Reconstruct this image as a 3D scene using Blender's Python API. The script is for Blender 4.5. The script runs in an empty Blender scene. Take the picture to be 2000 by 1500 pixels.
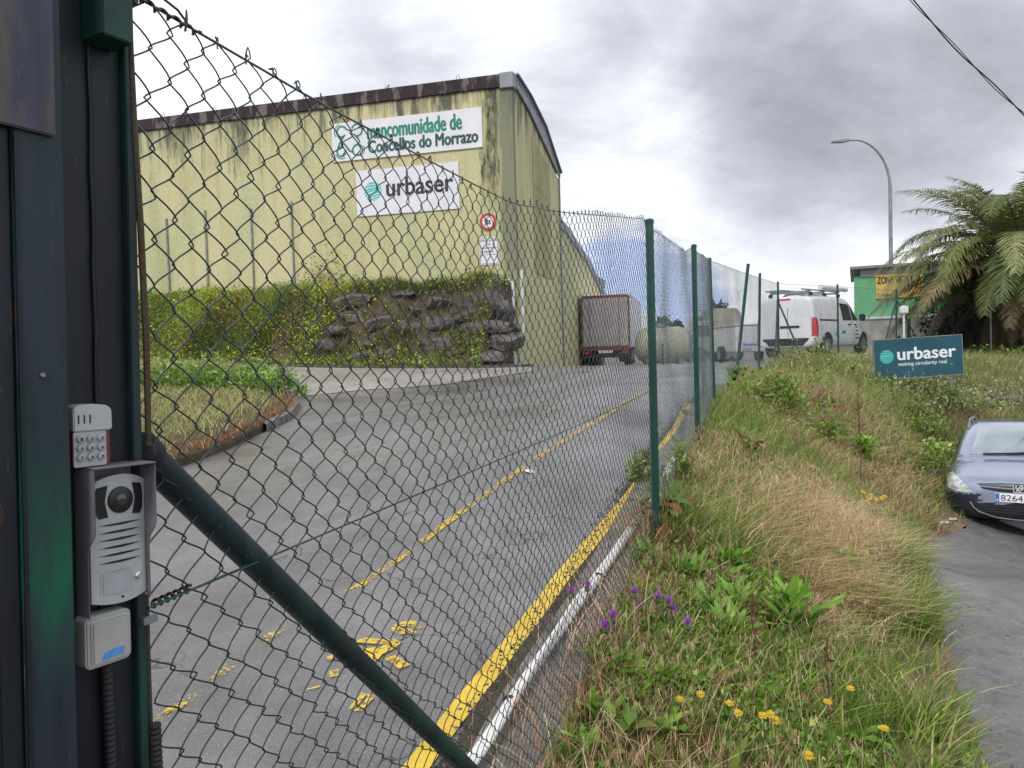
import bpy, bmesh, math, random
import numpy as np
from mathutils import Vector, Matrix
from mathutils.bvhtree import BVHTree
random.seed(7)
rng = np.random.default_rng(7)
SC = bpy.context.scene
COL = SC.collection
rad = math.radians

# ------------------------------------------------------------------ camera
F = 1511.0
ROLL, PITCH = rad(1.7), rad(-2.2)
cf = np.array([0, math.cos(PITCH), math.sin(PITCH)])
cu0 = np.array([0, -math.sin(PITCH), math.cos(PITCH)])
cx0 = np.array([1.0, 0, 0])
CR = cx0*math.cos(ROLL) - cu0*math.sin(ROLL)
CU = cx0*math.sin(ROLL) + cu0*math.cos(ROLL)
cam = bpy.data.objects.new('camera', bpy.data.cameras.new('camera'))
COL.objects.link(cam)
cam.data.sensor_width = 36
cam.data.lens = F/2000*36
cam.data.clip_start = 0.05
cam.data.clip_end = 5000
m = Matrix.Identity(4)
for i in range(3):
    m[i][0], m[i][1], m[i][2] = CR[i], CU[i], -cf[i]
cam.matrix_world = m
SC.camera = cam
def ray(px, py): return cf + CR*(px-1000)/F - CU*(py-750)/F
def at(px, py, Y):
    d = ray(px, py); return d*Y/d[1]

# ------------------------------------------------------------------ world, sun, exposure
SUN_EL, SUN_AZ = 48, 205      # azimuth clockwise from +Y
W = bpy.data.worlds.new('World'); SC.world = W; W.use_nodes = True
nt = W.node_tree; nt.nodes.clear()
def N(nt, typ, **kw):
    n = nt.nodes.new(typ)
    for k, v in kw.items():
        if k in n.inputs: n.inputs[k].default_value = v
        else: setattr(n, k, v)
    return n
def mathn(nt, op, a, b=None, c=None, clamp=False):
    n = nt.nodes.new('ShaderNodeMath'); n.operation = op; n.use_clamp = clamp
    for i, v in enumerate((a, b, c)):
        if v is None: continue
        if isinstance(v, (int, float)): n.inputs[i].default_value = v
        else: nt.links.new(v, n.inputs[i])
    return n.outputs[0]
def ramp(nt, fac, stops, interp='LINEAR'):
    n = nt.nodes.new('ShaderNodeValToRGB'); cr = n.color_ramp; cr.interpolation = interp
    while len(cr.elements) < len(stops): cr.elements.new(0.5)
    for e, (p, c) in zip(cr.elements, stops):
        e.position = p; e.color = (*c, 1) if len(c) == 3 else c
    nt.links.new(fac, n.inputs[0]); return n.outputs[0]
def mixc(nt, fac, a, b, mode='MIX'):
    n = nt.nodes.new('ShaderNodeMix'); n.data_type = 'RGBA'; n.blend_type = mode
    for s, v in ((n.inputs[0], fac), (n.inputs[6], a), (n.inputs[7], b)):
        if isinstance(v, (int, float)): s.default_value = v
        elif isinstance(v, tuple): s.default_value = (*v, 1) if len(v) == 3 else v
        else: nt.links.new(v, s)
    return n.outputs[2]
def noise(nt, vec, scale, detail=4, rough=.55, dist=0):
    n = N(nt, 'ShaderNodeTexNoise'); n.inputs['Scale'].default_value = scale
    n.inputs['Detail'].default_value = detail; n.inputs['Roughness'].default_value = rough
    n.inputs['Distortion'].default_value = dist
    if vec is not None: nt.links.new(vec, n.inputs['Vector'])
    return n.outputs['Fac']
def mapping(nt, vec, scale=(1,1,1), loc=(0,0,0), rot=(0,0,0)):
    n = nt.nodes.new('ShaderNodeMapping')
    n.inputs['Scale'].default_value = scale; n.inputs['Location'].default_value = loc; n.inputs['Rotation'].default_value = rot
    nt.links.new(vec, n.inputs['Vector']); return n.outputs[0]

tc = nt.nodes.new('ShaderNodeTexCoord').outputs['Generated']
sx = nt.nodes.new('ShaderNodeSeparateXYZ'); nt.links.new(tc, sx.inputs[0])
X, Y, Z = sx.outputs
zz = mathn(nt, 'ADD', mathn(nt, 'MAXIMUM', Z, 0.0), 0.38)
cb = nt.nodes.new('ShaderNodeCombineXYZ')
nt.links.new(mathn(nt, 'DIVIDE', X, zz), cb.inputs[0]); nt.links.new(mathn(nt, 'DIVIDE', Y, zz), cb.inputs[1])
pl = cb.outputs[0]
n1 = noise(nt, mapping(nt, pl, (1.0, 1.6, 1), (3.1, 1.7, 0)), 0.85, 9, .56, .3)
n2 = noise(nt, mapping(nt, tc, (1, 1, 1.7), (.4, .2, .9)), 4.6, 9, .58, .35)
def blob(d, wid, gain):
    v = Vector(d).normalized()
    n = nt.nodes.new('ShaderNodeVectorMath'); n.operation = 'DOT_PRODUCT'
    nt.links.new(tc, n.inputs[0]); n.inputs[1].default_value = v
    c = math.cos(rad(wid))
    t = mathn(nt, 'DIVIDE', mathn(nt, 'SUBTRACT', n.outputs['Value'], c), 1-c, clamp=True)
    return mathn(nt, 'MULTIPLY', mathn(nt, 'SMOOTH_MIN', t, 1.0, .2), gain)
def dirp(px, py): return tuple(ray(px, py))
shade = mathn(nt, 'ADD', mathn(nt, 'MULTIPLY', n1, .60), mathn(nt, 'MULTIPLY', n2, .44))
for (q, w_, g) in ((dirp(1500, 215), 8, -.12), (dirp(950, 40), 8, .05), (dirp(620, 60), 6, -.04), (dirp(1400, 350), 9, .02), (dirp(1900, 330), 9, .06), (dirp(1720, 170), 13, -.16), (dirp(1250, 90), 9, -.07), (dirp(1960, 260), 9, -.09), (dirp(2300, 100), 16, -.08),
                   (dirp(380, 200), 13, .13), (dirp(1180, 330), 8, .08), (dirp(1350, 400), 7, .02), (dirp(850, 20), 9, .06), (dirp(1750, 420), 12, .02),
                   (dirp(1500, 560), 12, .01), (dirp(800, 110), 7, -.05)):
    shade = mathn(nt, 'ADD', shade, blob(q, w_, g))
bl = mathn(nt, 'MULTIPLY', blob(dirp(1250, 600), 8.5, 1.75), noise(nt, mapping(nt, tc, (2.0, 2.0, 15)), 2.4, 4, .5), clamp=True)
bl = mathn(nt, 'MULTIPLY', mathn(nt, 'SUBTRACT', bl, .42), 4.5, clamp=True)
cloud = ramp(nt, shade, [(.14, (.24, .255, .30)), (.26, (.33, .345, .39)), (.37, (.45, .47, .53)), (.45, (.59, .615, .68)), (.53, (.76, .78, .84)), (.63, (.95, .96, .99))])
sky = N(nt, 'ShaderNodeTexSky', sky_type='NISHITA'); sky.sun_disc = False
sky.sun_elevation = rad(SUN_EL); sky.sun_rotation = rad(SUN_AZ)
b1 = nt.nodes.new('ShaderNodeBackground'); nt.links.new(sky.outputs[0], b1.inputs[0]); b1.inputs[1].default_value = 0.12
cloud = mixc(nt, mathn(nt, 'MULTIPLY', bl, .62), cloud, (.25, .40, .78))
b2 = nt.nodes.new('ShaderNodeBackground'); nt.links.new(cloud, b2.inputs[0]); b2.inputs[1].default_value = 0.88
# blue gaps low over the horizon
low = mathn(nt, 'MULTIPLY', blob(dirp(1260, 575), 9, 1.6), noise(nt, mapping(nt, tc, (2.2, 2.2, 16)), 2.6, 4, .5), clamp=True)
low = mathn(nt, 'MULTIPLY', mathn(nt, 'SUBTRACT', low, .40), 3.5, clamp=True)
low = mathn(nt, 'MULTIPLY', low, .0)
mx = nt.nodes.new('ShaderNodeMixShader'); nt.links.new(low, mx.inputs[0]); nt.links.new(b2.outputs[0], mx.inputs[1]); nt.links.new(b1.outputs[0], mx.inputs[2])
ow = nt.nodes.new('ShaderNodeOutputWorld'); nt.links.new(mx.outputs[0], ow.inputs[0])

sun = bpy.data.objects.new('sun', bpy.data.lights.new('sun', 'SUN')); COL.objects.link(sun)
sun.data.energy = 1.4; sun.data.angle = rad(14); sun.data.color = (1, .96, .9)
sd = Vector((math.sin(rad(SUN_AZ))*math.cos(rad(SUN_EL)), math.cos(rad(SUN_AZ))*math.cos(rad(SUN_EL)), math.sin(rad(SUN_EL))))
sun.rotation_euler = sd.to_track_quat('Z', 'Y').to_euler()
vs = SC.view_settings; vs.view_transform = 'Standard'; vs.look = 'None'; vs.gamma = 1; vs.exposure = 0.56
SC.cycles.use_denoising = True
SC.cycles.max_bounces = 8; SC.cycles.transparent_max_bounces = 24

# ------------------------------------------------------------------ materials
def mat(name, rgb, rough=.6, metal=0, var=.18, scale=3, bump=0, bscale=60, coat=0, rgb2=None, vec='Object', spec=None, stretch=(1,1,1)):
    m = bpy.data.materials.new(name); m.use_nodes = True; t = m.node_tree
    p = t.nodes['Principled BSDF']; o = t.nodes.new('ShaderNodeTexCoord').outputs[vec]
    v = mapping(t, o, stretch)
    n = noise(t, v, scale, 5, .6)
    c2 = rgb2 or tuple(c*(1-var*1.6) for c in rgb); c1 = tuple(min(1, c*(1+var*.6)) for c in rgb) if rgb2 is None else rgb
    c = ramp(t, n, [(.32, c2), (.66, c1)])
    t.links.new(c, p.inputs['Base Color'])
    p.inputs['Metallic'].default_value = metal; p.inputs['Coat Weight'].default_value = coat
    if spec is not None: p.inputs['Specular IOR Level'].default_value = spec
    r = ramp(t, noise(t, v, scale*3.1, 3), [(.3, (max(0, rough-.08),)*3), (.7, (min(1, rough+.08),)*3)])
    t.links.new(r, p.inputs['Roughness'])
    if bump:
        b = t.nodes.new('ShaderNodeBump'); b.inputs['Strength'].default_value = bump; b.inputs['Distance'].default_value = .02
        t.links.new(noise(t, v, bscale, 5, .65), b.inputs['Height']); t.links.new(b.outputs[0], p.inputs['Normal'])
    return m
def leafmat(name, rough=.5, trans=.35):
    m = bpy.data.materials.new(name); m.use_nodes = True; t = m.node_tree
    p = t.nodes['Principled BSDF']; a = t.nodes.new('ShaderNodeAttribute'); a.attribute_name = 'Col'
    n = noise(t, t.nodes.new('ShaderNodeTexCoord').outputs['Object'], 9, 3)
    c = mixc(t, .5, a.outputs['Color'], ramp(t, n, [(.3, (.35,)*3), (.7, (.65,)*3)]), 'OVERLAY')
    t.links.new(c, p.inputs['Base Color']); p.inputs['Roughness'].default_value = rough
    p.inputs['Specular IOR Level'].default_value = .35
    tr = t.nodes.new('ShaderNodeBsdfTranslucent'); t.links.new(c, tr.inputs[0])
    mx = t.nodes.new('ShaderNodeMixShader'); mx.inputs[0].default_value = trans
    t.links.new(p.outputs[0], mx.inputs[1]); t.links.new(tr.outputs[0], mx.inputs[2])
    t.links.new(mx.outputs[0], t.nodes['Material Output'].inputs[0]); return m
M = {}
M['leaf'] = leafmat('leaf', .42, .38); M['petal'] = leafmat('petal', .6, .45)
M['green_paint'] = mat('green_paint', (.009, .075, .055), .35, 0, .3, 6, .1, 80, rgb2=(.005, .045, .035))
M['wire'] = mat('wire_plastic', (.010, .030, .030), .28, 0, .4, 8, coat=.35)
M['wire_sheen'] = mat('wire_sky_sheen', (.13, .19, .20), .28, 0, .4, 4, coat=.6)  # far wires: glossy sky reflection painted into a paler base colour
M['rod'] = mat('rod_rust', (.05, .07, .05), .6, .3, .5, 14, .3, 90, rgb2=(.09, .045, .02))
M['white_pvc'] = mat('white_pvc', (.72, .73, .74), .35, 0, .1, 5)
M['white_paint'] = mat('white_paint', (.78, .79, .82), .28, 0, .06, 2, coat=.5)
M['white_sign'] = mat('white_sign', (.74, .74, .80), .5, 0, .05, 1.5)
M['dark_rubber'] = mat('dark_rubber', (.018, .018, .02), .7, 0, .3, 8)
M['black'] = mat('black_plastic', (.012, .012, .014), .35, 0, .3, 8)
M['grey_metal'] = mat('grey_metal', (.30, .31, .33), .45, .5, .15, 4)
M['galv'] = mat('galvanised', (.27, .30, .32), .5, .5, .2, 3)
M['red'] = mat('red_paint', (.20, .055, .05), .45, 0, .2, 5)
M['tail_red'] = mat('tail_red', (.55, .015, .02), .15, 0, .2, 5, coat=.7)
M['glass'] = mat('car_glass', (.02, .025, .028), .06, 0, .1, 2, coat=1)
M['screen_glass'] = mat('windscreen', (.31, .37, .41), .07, .6, .12, 1.3, coat=1)
M['car_paint'] = mat('car_paint', (.33, .365, .49), .26, .7, .06, 1.5, coat=1)
M['car_dark'] = mat('car_lower', (.022, .024, .045), .4, .2, .2, 3)
M['chrome'] = mat('chrome', (.75, .76, .8), .15, .9, .05, 3)
M['lens'] = mat('lamp_lens', (.62, .66, .60), .12, .25, .35, 14, coat=1)
M['concrete'] = mat('concrete', (.26, .245, .225), .85, 0, .35, 5, .9, 45, rgb2=(.10, .09, .08))
M['kerb'] = mat('kerb_stone', (.20, .185, .17), .85, 0, .4, 5, .5, 50)
M['kerb_dark'] = mat('kerb_damp', (.10, .09, .085), .8, 0, .4, 5, .4, 50)
M['parapet'] = mat('parapet', (.15, .125, .12), .8, 0, .3, 1.2, .3, 30, rgb2=(.028, .016, .02), stretch=(1.8, 1, .5))
for e_, p_ in zip([n_ for n_ in M['parapet'].node_tree.nodes if n_.type == 'VALTORGB'][0].color_ramp.elements, (.52, .58)): e_.position = p_
M['fascia'] = mat('grey_fascia', (.25, .265, .29), .5, .4, .12, 2)
M['green_wall'] = mat('green_wall', (.15, .44, .21), .8, 0, .1, 1)
M['block'] = mat('block_wall', (.42, .40, .38), .85, 0, .25, 2, .3, 20)
M['yellow_sign'] = mat('yellow_sign', (.68, .48, .10), .6, 0, .08, 2)
M['text_dark'] = mat('text_dark', (.03, .02, .04), .6, 0, .05)
M['teal_sign'] = mat('teal_sign', (.012, .085, .115), .5, 0, .15, 3)
M['logo_teal'] = mat('logo_teal', (.09, .55, .52), .5, 0, .1, 3)
M['text_white'] = mat('text_white', (.78, .80, .85), .5, 0, .03)
M['text_green'] = mat('text_green', (.012, .27, .19), .5, 0, .45, .8, rgb2=(.015, .13, .07))
M['text_green2'] = mat('text_dark_green', (.02, .13, .115), .5, 0, .3, .9, rgb2=(.02, .035, .05))
M['blue'] = mat('plate_blue', (.02, .16, .55), .4, 0, .05)
M['cream'] = mat('cream_tank', (.38, .375, .30), .5, 0, .15, 1)
M['cream2'] = mat('cream_body', (.44, .42, .36), .6, 0, .2, 1.5)
M['trailer_grey'] = mat('trailer_doors', (.42, .38, .39), .55, 0, .12, 1.5)
M['rock'] = mat('rock', (.16, .14, .13), .85, 0, .3, 3.4, 1, 10, rgb2=(.022, .016, .016))
M['bark'] = mat('bark', (.10, .07, .045), .9, 0, .4, 6, .8, 20)
M['soil'] = mat('soil', (.075, .06, .03), .95, 0, .4, 4, .6, 30)
M['gravel'] = mat('gravel', (.13, .12, .115), .9, 0, .5, 20)
M['panel_grey'] = mat('intercom_silver', (.46, .49, .50), .38, .25, .08, 20)
M['hood_grey'] = mat('hood_mauve', (.20, .185, .21), .5, .1, .12, 12)
M['pad_red'] = mat('keypad_red', (.20, .03, .04), .45, 0, .15, 10)
M['label_grey'] = mat('label_grey', (.36, .37, .40), .5, 0, .08, 15)
M['lid_grey'] = mat('lid_grey', (.37, .375, .36), .5, 0, .10, 20)
M['blue_ink'] = mat('blue_ink', (.08, .26, .60), .5, 0, .35, 40)
M['hedge_dark'] = mat('shed_grey', (.34, .34, .36), .8, 0, .1, .4)

def gate_mat(name, base, green, gz0, gz1, worn=None):
    m = bpy.data.materials.new(name); m.use_nodes = True; t = m.node_tree; p = t.nodes['Principled BSDF']
    o = t.nodes.new('ShaderNodeTexCoord').outputs['Object']
    n = noise(t, mapping(t, o, (30, 30, 5)), 1, 6, .65)
    c = ramp(t, n, [(.3, tuple(v*.55 for v in base)), (.68, tuple(v*1.35 for v in base))])
    c = mixc(t, ramp(t, noise(t, mapping(t, o, (8, 8, 2.2), (3, 1, 2)), 1.3, 5, .6), [(.5, (0,)*3), (.62, (1,)*3)]), c, green)
    if worn:     # blends in a noisy brighter green patch around the intercom height
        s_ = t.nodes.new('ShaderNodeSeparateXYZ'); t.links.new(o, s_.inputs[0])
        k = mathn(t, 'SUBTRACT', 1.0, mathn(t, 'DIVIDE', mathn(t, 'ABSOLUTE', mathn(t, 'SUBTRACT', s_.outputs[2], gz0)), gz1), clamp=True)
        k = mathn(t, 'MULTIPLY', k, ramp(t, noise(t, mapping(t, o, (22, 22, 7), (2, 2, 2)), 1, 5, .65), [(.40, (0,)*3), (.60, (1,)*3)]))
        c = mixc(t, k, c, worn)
    rust = ramp(t, noise(t, mapping(t, o, (60, 60, 14)), 1, 6, .7), [(.62, (0,)*3), (.66, (1,)*3)])
    c = mixc(t, rust, c, (.075, .034, .018))
    scr = ramp(t, noise(t, mapping(t, o, (150, 150, 9), (4, 4, 4)), 1, 4, .6), [(.68, (0,)*3), (.70, (.7,)*3)])
    c = mixc(t, scr, c, (.10, .12, .13)); p.inputs['Specular IOR Level'].default_value = .35
    t.links.new(c, p.inputs['Base Color']); p.inputs['Roughness'].default_value = .5
    b = t.nodes.new('ShaderNodeBump'); b.inputs['Strength'].default_value = .25; b.inputs['Distance'].default_value = .002
    t.links.new(n, b.inputs['Height']); t.links.new(b.outputs[0], p.inputs['Normal']); return m
M['gate'] = gate_mat('gate_paint', (.010, .013, .022), (.007, .018, .022), 0, 0)
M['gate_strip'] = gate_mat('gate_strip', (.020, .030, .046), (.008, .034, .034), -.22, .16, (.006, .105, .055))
M['gate_green'] = gate_mat('gate_green', (.014, .032, .036), (.007, .062, .042), 0, 0)
M['gate_plate'] = gate_mat('gate_plate', (.055, .06, .10), (.12, .10, .06), 0, 0)
M['brace'] = gate_mat('brace_paint', (.012, .026, .033), (.018, .06, .055), 0, 0)

# wall plaster with weather streaks (object space: x along facade, z up, origin at eye level at the corner)
def wall_mat(name, corner):
    m = bpy.data.materials.new(name); m.use_nodes = True; t = m.node_tree; p = t.nodes['Principled BSDF']
    o = t.nodes.new('ShaderNodeTexCoord').outputs['Object']
    s = t.nodes.new('ShaderNodeSeparateXYZ'); t.links.new(o, s.inputs[0]); x, y, z = s.outputs
    big = noise(t, mapping(t, o, (.28, .28, .16)), 1, 4, .5, .6)
    c = ramp(t, big, [(.36, (.43, .46, .26)), (.5, (.55, .51, .28)), (.64, (.60, .53, .32))])
    pale = noise(t, mapping(t, o, (.8, .8, .25), (7, 2, 1)), 1, 5, .6)
    c = mixc(t, ramp(t, pale, [(.45, (0,)*3), (.7, (.7,)*3)]), c, (.54, .53, .32))
    st = noise(t, mapping(t, o, (1.5, 1.5, .16)), 1, 5, .55, .3)
    c = mixc(t, ramp(t, st, [(.5, (0,)*3), (.76, (.6,)*3)]), c, (.36, .31, .15))
    # dark streaks under the roof edge
    hgt = mathn(t, 'MULTIPLY', mathn(t, 'SUBTRACT', z, 7.0), .36, clamp=True)
    ds = noise(t, mapping(t, o, (2.2, 2.2, .30), (5, 5, 5)), 1, 7, .7)
    k = mathn(t, 'ADD', mathn(t, 'MULTIPLY', hgt, .22), ds)
    c = mixc(t, ramp(t, k, [(.60, (0,)*3), (.76, (.9,)*3)]), c, (.06, .065, .055))
    fine = noise(t, mapping(t, o, (14, 14, 6)), 1, 4, .6)
    c = mixc(t, .22, c, ramp(t, fine, [(.3, (.2,)*3), (.7, (.8,)*3)]), 'OVERLAY')
    if corner:
        wob = mathn(t, 'MULTIPLY', mathn(t, 'SUBTRACT', noise(t, mapping(t, o, (3, 3, .8)), 1, 5, .6), .5), .55)
        xx = mathn(t, 'ADD', x, wob)
        def band(x0, x1, z0, soft=.10):
            a = mathn(t, 'MULTIPLY', mathn(t, 'SUBTRACT', xx, x0), 1/soft, clamp=True)
            b = mathn(t, 'MULTIPLY', mathn(t, 'SUBTRACT', x1, xx), 1/soft, clamp=True)
            zc = mathn(t, 'MULTIPLY', mathn(t, 'SUBTRACT', z, z0), .6, clamp=True)
            return mathn(t, 'MULTIPLY', mathn(t, 'MULTIPLY', a, b), zc)
        brk = ramp(t, noise(t, mapping(t, o, (6, 6, 1.6), (1, 2, 3)), 1, 7, .75), [(.36, (.15,)*3), (.58, (1,)*3)])
        g = band(-.62, .3, 1.5, .2)
        c = mixc(t, mathn(t, 'MULTIPLY', g, .8), c, (.15, .165, .12))
        kb = mathn(t, 'MULTIPLY', band(-1.08, -.52, 4.9), brk, clamp=True)
        c = mixc(t, mathn(t, 'MULTIPLY', kb, .95), c, (.022, .02, .018))
        zt = mathn(t, 'MULTIPLY', mathn(t, 'SUBTRACT', 7.6, z), 2, clamp=True)
        kc = mathn(t, 'MULTIPLY', mathn(t, 'MULTIPLY', band(-1.30, -1.02, 5.0, .06), zt), brk)
        c = mixc(t, kc, c, (.03, .025, .02))
    t.links.new(c, p.inputs['Base Color']); p.inputs['Roughness'].default_value = .85
    b = t.nodes.new('ShaderNodeBump'); b.inputs['Strength'].default_value = .25; b.inputs['Distance'].default_value = .03
    t.links.new(fine, b.inputs['Height']); t.links.new(b.outputs[0], p.inputs['Normal']); return m
M['wall'] = wall_mat('plaster_front', True); M['wall_side'] = wall_mat('plaster_side', False)

def asphalt(name, base, wet=.3, light=None):
    m = bpy.data.materials.new(name); m.use_nodes = True; t = m.node_tree; p = t.nodes['Principled BSDF']
    o = t.nodes.new('ShaderNodeTexCoord').outputs['Object']
    big = noise(t, o, .45, 5, .55); mid = noise(t, o, 3.5, 5, .6); fine = noise(t, o, 120, 3, .7)
    c = ramp(t, big, [(.35, tuple(v*.78 for v in base)), (.65, tuple(v*1.18 for v in base))])
    c = mixc(t, .55, c, ramp(t, mid, [(.35, (.34,)*3), (.65, (.64,)*3)]), 'OVERLAY')
    c = mixc(t, .55, c, ramp(t, fine, [(.35, (.25,)*3), (.65, (.75,)*3)]), 'OVERLAY')
    v = N(t, 'ShaderNodeTexVoronoi'); v.inputs['Scale'].default_value = 42; t.links.new(o, v.inputs['Vector'])
    sp = mathn(t, 'LESS_THAN', v.outputs['Distance'], .17)
    sel = mathn(t, 'GREATER_THAN', mathn(t, 'FRACT', mathn(t, 'MULTIPLY', noise(t, o, 33, 0), 17.0)), .62)
    c = mixc(t, mathn(t, 'MULTIPLY', mathn(t, 'MULTIPLY', sp, sel), .62), c, (.46, .44, .41))
    if light:     # coarser stones and worn patches in the old lane surface
        v3 = N(t, 'ShaderNodeTexVoronoi'); v3.inputs['Scale'].default_value = 17; t.links.new(o, v3.inputs['Vector'])
        c = mixc(t, mathn(t, 'MULTIPLY', mathn(t, 'LESS_THAN', v3.outputs['Distance'], .16), .45), c, (.33, .31, .29))
        c = mixc(t, ramp(t, noise(t, o, 9, 6, .75), [(.52, (0,)*3), (.62, (.6,)*3)]), c, (.07, .066, .065))
    v2 = N(t, 'ShaderNodeTexVoronoi'); v2.feature = 'DISTANCE_TO_EDGE'; v2.inputs['Scale'].default_value = .8
    t.links.new(mapping(t, o, (1, 1, 1)), v2.inputs['Vector'])
    wv = N(t, 'ShaderNodeVectorMath'); wv.operation = 'ADD'; t.links.new(o, wv.inputs[0])
    nz = N(t, 'ShaderNodeTexNoise'); nz.inputs['Scale'].default_value = 2.5; nz.inputs['Detail'].default_value = 5; t.links.new(o, nz.inputs['Vector'])
    sc_ = N(t, 'ShaderNodeVectorMath'); sc_.operation = 'SCALE'; sc_.inputs['Scale'].default_value = .8; t.links.new(nz.outputs['Color'], sc_.inputs[0])
    t.links.new(sc_.outputs[0], wv.inputs[1]); t.links.new(wv.outputs[0], v2.inputs['Vector'])
    cr = mathn(t, 'LESS_THAN', v2.outputs['Distance'], .006)
    cr = mathn(t, 'MULTIPLY', cr, ramp(t, noise(t, o, .7, 3), [(.5, (0,)*3), (.56, (1,)*3)]))
    c = mixc(t, mathn(t, 'MULTIPLY', cr, .75), c, (.02, .02, .02))
    t.links.new(c, p.inputs['Base Color'])
    r = ramp(t, noise(t, o, .6, 4, .6), [(.35, (.42-wet*.5,)*3), (.65, (.72-wet*.3,)*3)]); t.links.new(r, p.inputs['Roughness'])
    b = t.nodes.new('ShaderNodeBump'); b.inputs['Strength'].default_value = .35; b.inputs['Distance'].default_value = .006
    t.links.new(fine, b.inputs['Height']); t.links.new(b.outputs[0], p.inputs['Normal']); return m
M['asphalt'] = asphalt('asphalt', (.165, .158, .162), .5)
M['asphalt_side'] = asphalt('asphalt_dark', (.145, .138, .14), .1, True)
M['apron'] = asphalt('apron', (.30, .27, .25), .1)
def yellow(name, worn):
    m = bpy.data.materials.new(name); m.use_nodes = True; t = m.node_tree; p = t.nodes['Principled BSDF']
    o = t.nodes.new('ShaderNodeTexCoord').outputs['Object']
    c = ramp(t, noise(t, o, 6, 5, .6), [(.35, (.56, .37, .03)), (.65, (.74, .52, .05))])
    t.links.new(c, p.inputs['Base Color']); p.inputs['Roughness'].default_value = .55
    n = mathn(t, 'ADD', mathn(t, 'MULTIPLY', noise(t, o, 48, 6, .8), .72), mathn(t, 'MULTIPLY', noise(t, o, 4.5, 4), .28))
    tr = t.nodes.new('ShaderNodeBsdfTransparent'); mx = t.nodes.new('ShaderNodeMixShader')
    t.links.new(ramp(t, n, [(worn-.012, (0,)*3), (worn+.012, (1,)*3)]), mx.inputs[0])
    t.links.new(tr.outputs[0], mx.inputs[1]); t.links.new(p.outputs[0], mx.inputs[2])
    t.links.new(mx.outputs[0], t.nodes['Material Output'].inputs[0]); return m
M['yellow'] = yellow('yellow_line', .41); M['yellow_worn'] = yellow('yellow_worn', .55); M['yellow_glyph'] = yellow('yellow_glyph', .475)
def ground_mat():
    m = bpy.data.materials.new('ground'); m.use_nodes = True; t = m.node_tree; p = t.nodes['Principled BSDF']
    o = t.nodes.new('ShaderNodeTexCoord').outputs['Object']
    n = noise(t, o, 1.1, 6, .65); f = noise(t, o, 22, 5, .7)
    c = ramp(t, n, [(.35, (.05, .07, .018)), (.5, (.11, .085, .035)), (.65, (.16, .12, .06))])
    c = mixc(t, .6, c, ramp(t, f, [(.3, (.2,)*3), (.7, (.8,)*3)]), 'OVERLAY')
    t.links.new(c, p.inputs['Base Color']); p.inputs['Roughness'].default_value = .95
    b = t.nodes.new('ShaderNodeBump'); b.inputs['Strength'].default_value = .8; b.inputs['Distance'].default_value = .03
    t.links.new(f, b.inputs['Height']); t.links.new(b.outputs[0], p.inputs['Normal']); return m
M['ground'] = ground_mat()
M['dirt'] = mat('dirt_path', (.20, .135, .095), .95, 0, .35, 5, .6, 40)

# ------------------------------------------------------------------ object helpers
def tag(o, label=None, cat=None, group=None, kind=None):
    if label: o['label'] = label
    if cat: o['category'] = cat
    if group: o['group'] = group
    if kind: o['kind'] = kind
    return o
def empty(name, loc=(0,0,0), rot=(0,0,0), parent=None):
    o = bpy.data.objects.new(name, None); COL.objects.link(o); o.location = loc; o.rotation_euler = rot; o.parent = parent
    o.empty_display_size = .1; return o
def mesh_np(name, V, Fq, material, parent=None, colors=None, smooth=False, tris=None):
    V = np.asarray(V, dtype=np.float32); Fq = np.asarray(Fq, dtype=np.int32).reshape(-1, 4)
    me = bpy.data.meshes.new(name); nq = len(Fq); nt_ = 0 if tris is None else len(tris)
    me.vertices.add(len(V)); me.vertices.foreach_set('co', V.ravel())
    li = Fq.ravel() if nt_ == 0 else np.concatenate([Fq.ravel(), np.asarray(tris, np.int32).ravel()])
    me.loops.add(len(li)); me.loops.foreach_set('vertex_index', li)
    me.polygons.add(nq+nt_)
    st = np.arange(nq, dtype=np.int32)*4
    if nt_: st = np.concatenate([st, nq*4+np.arange(nt_, dtype=np.int32)*3])
    me.polygons.foreach_set('loop_start', st)
    if smooth: me.polygons.foreach_set('use_smooth', np.ones(nq+nt_, bool))
    me.update(calc_edges=True); me.validate()
    if colors is not None:
        a = me.color_attributes.new('Col', 'FLOAT_COLOR', 'POINT')
        c = np.ones((len(V), 4), np.float32); c[:, :3] = colors; a.data.foreach_set('color', c.ravel())
    me.materials.append(material)
    o = bpy.data.objects.new(name, me); COL.objects.link(o); o.parent = parent; return o
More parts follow.
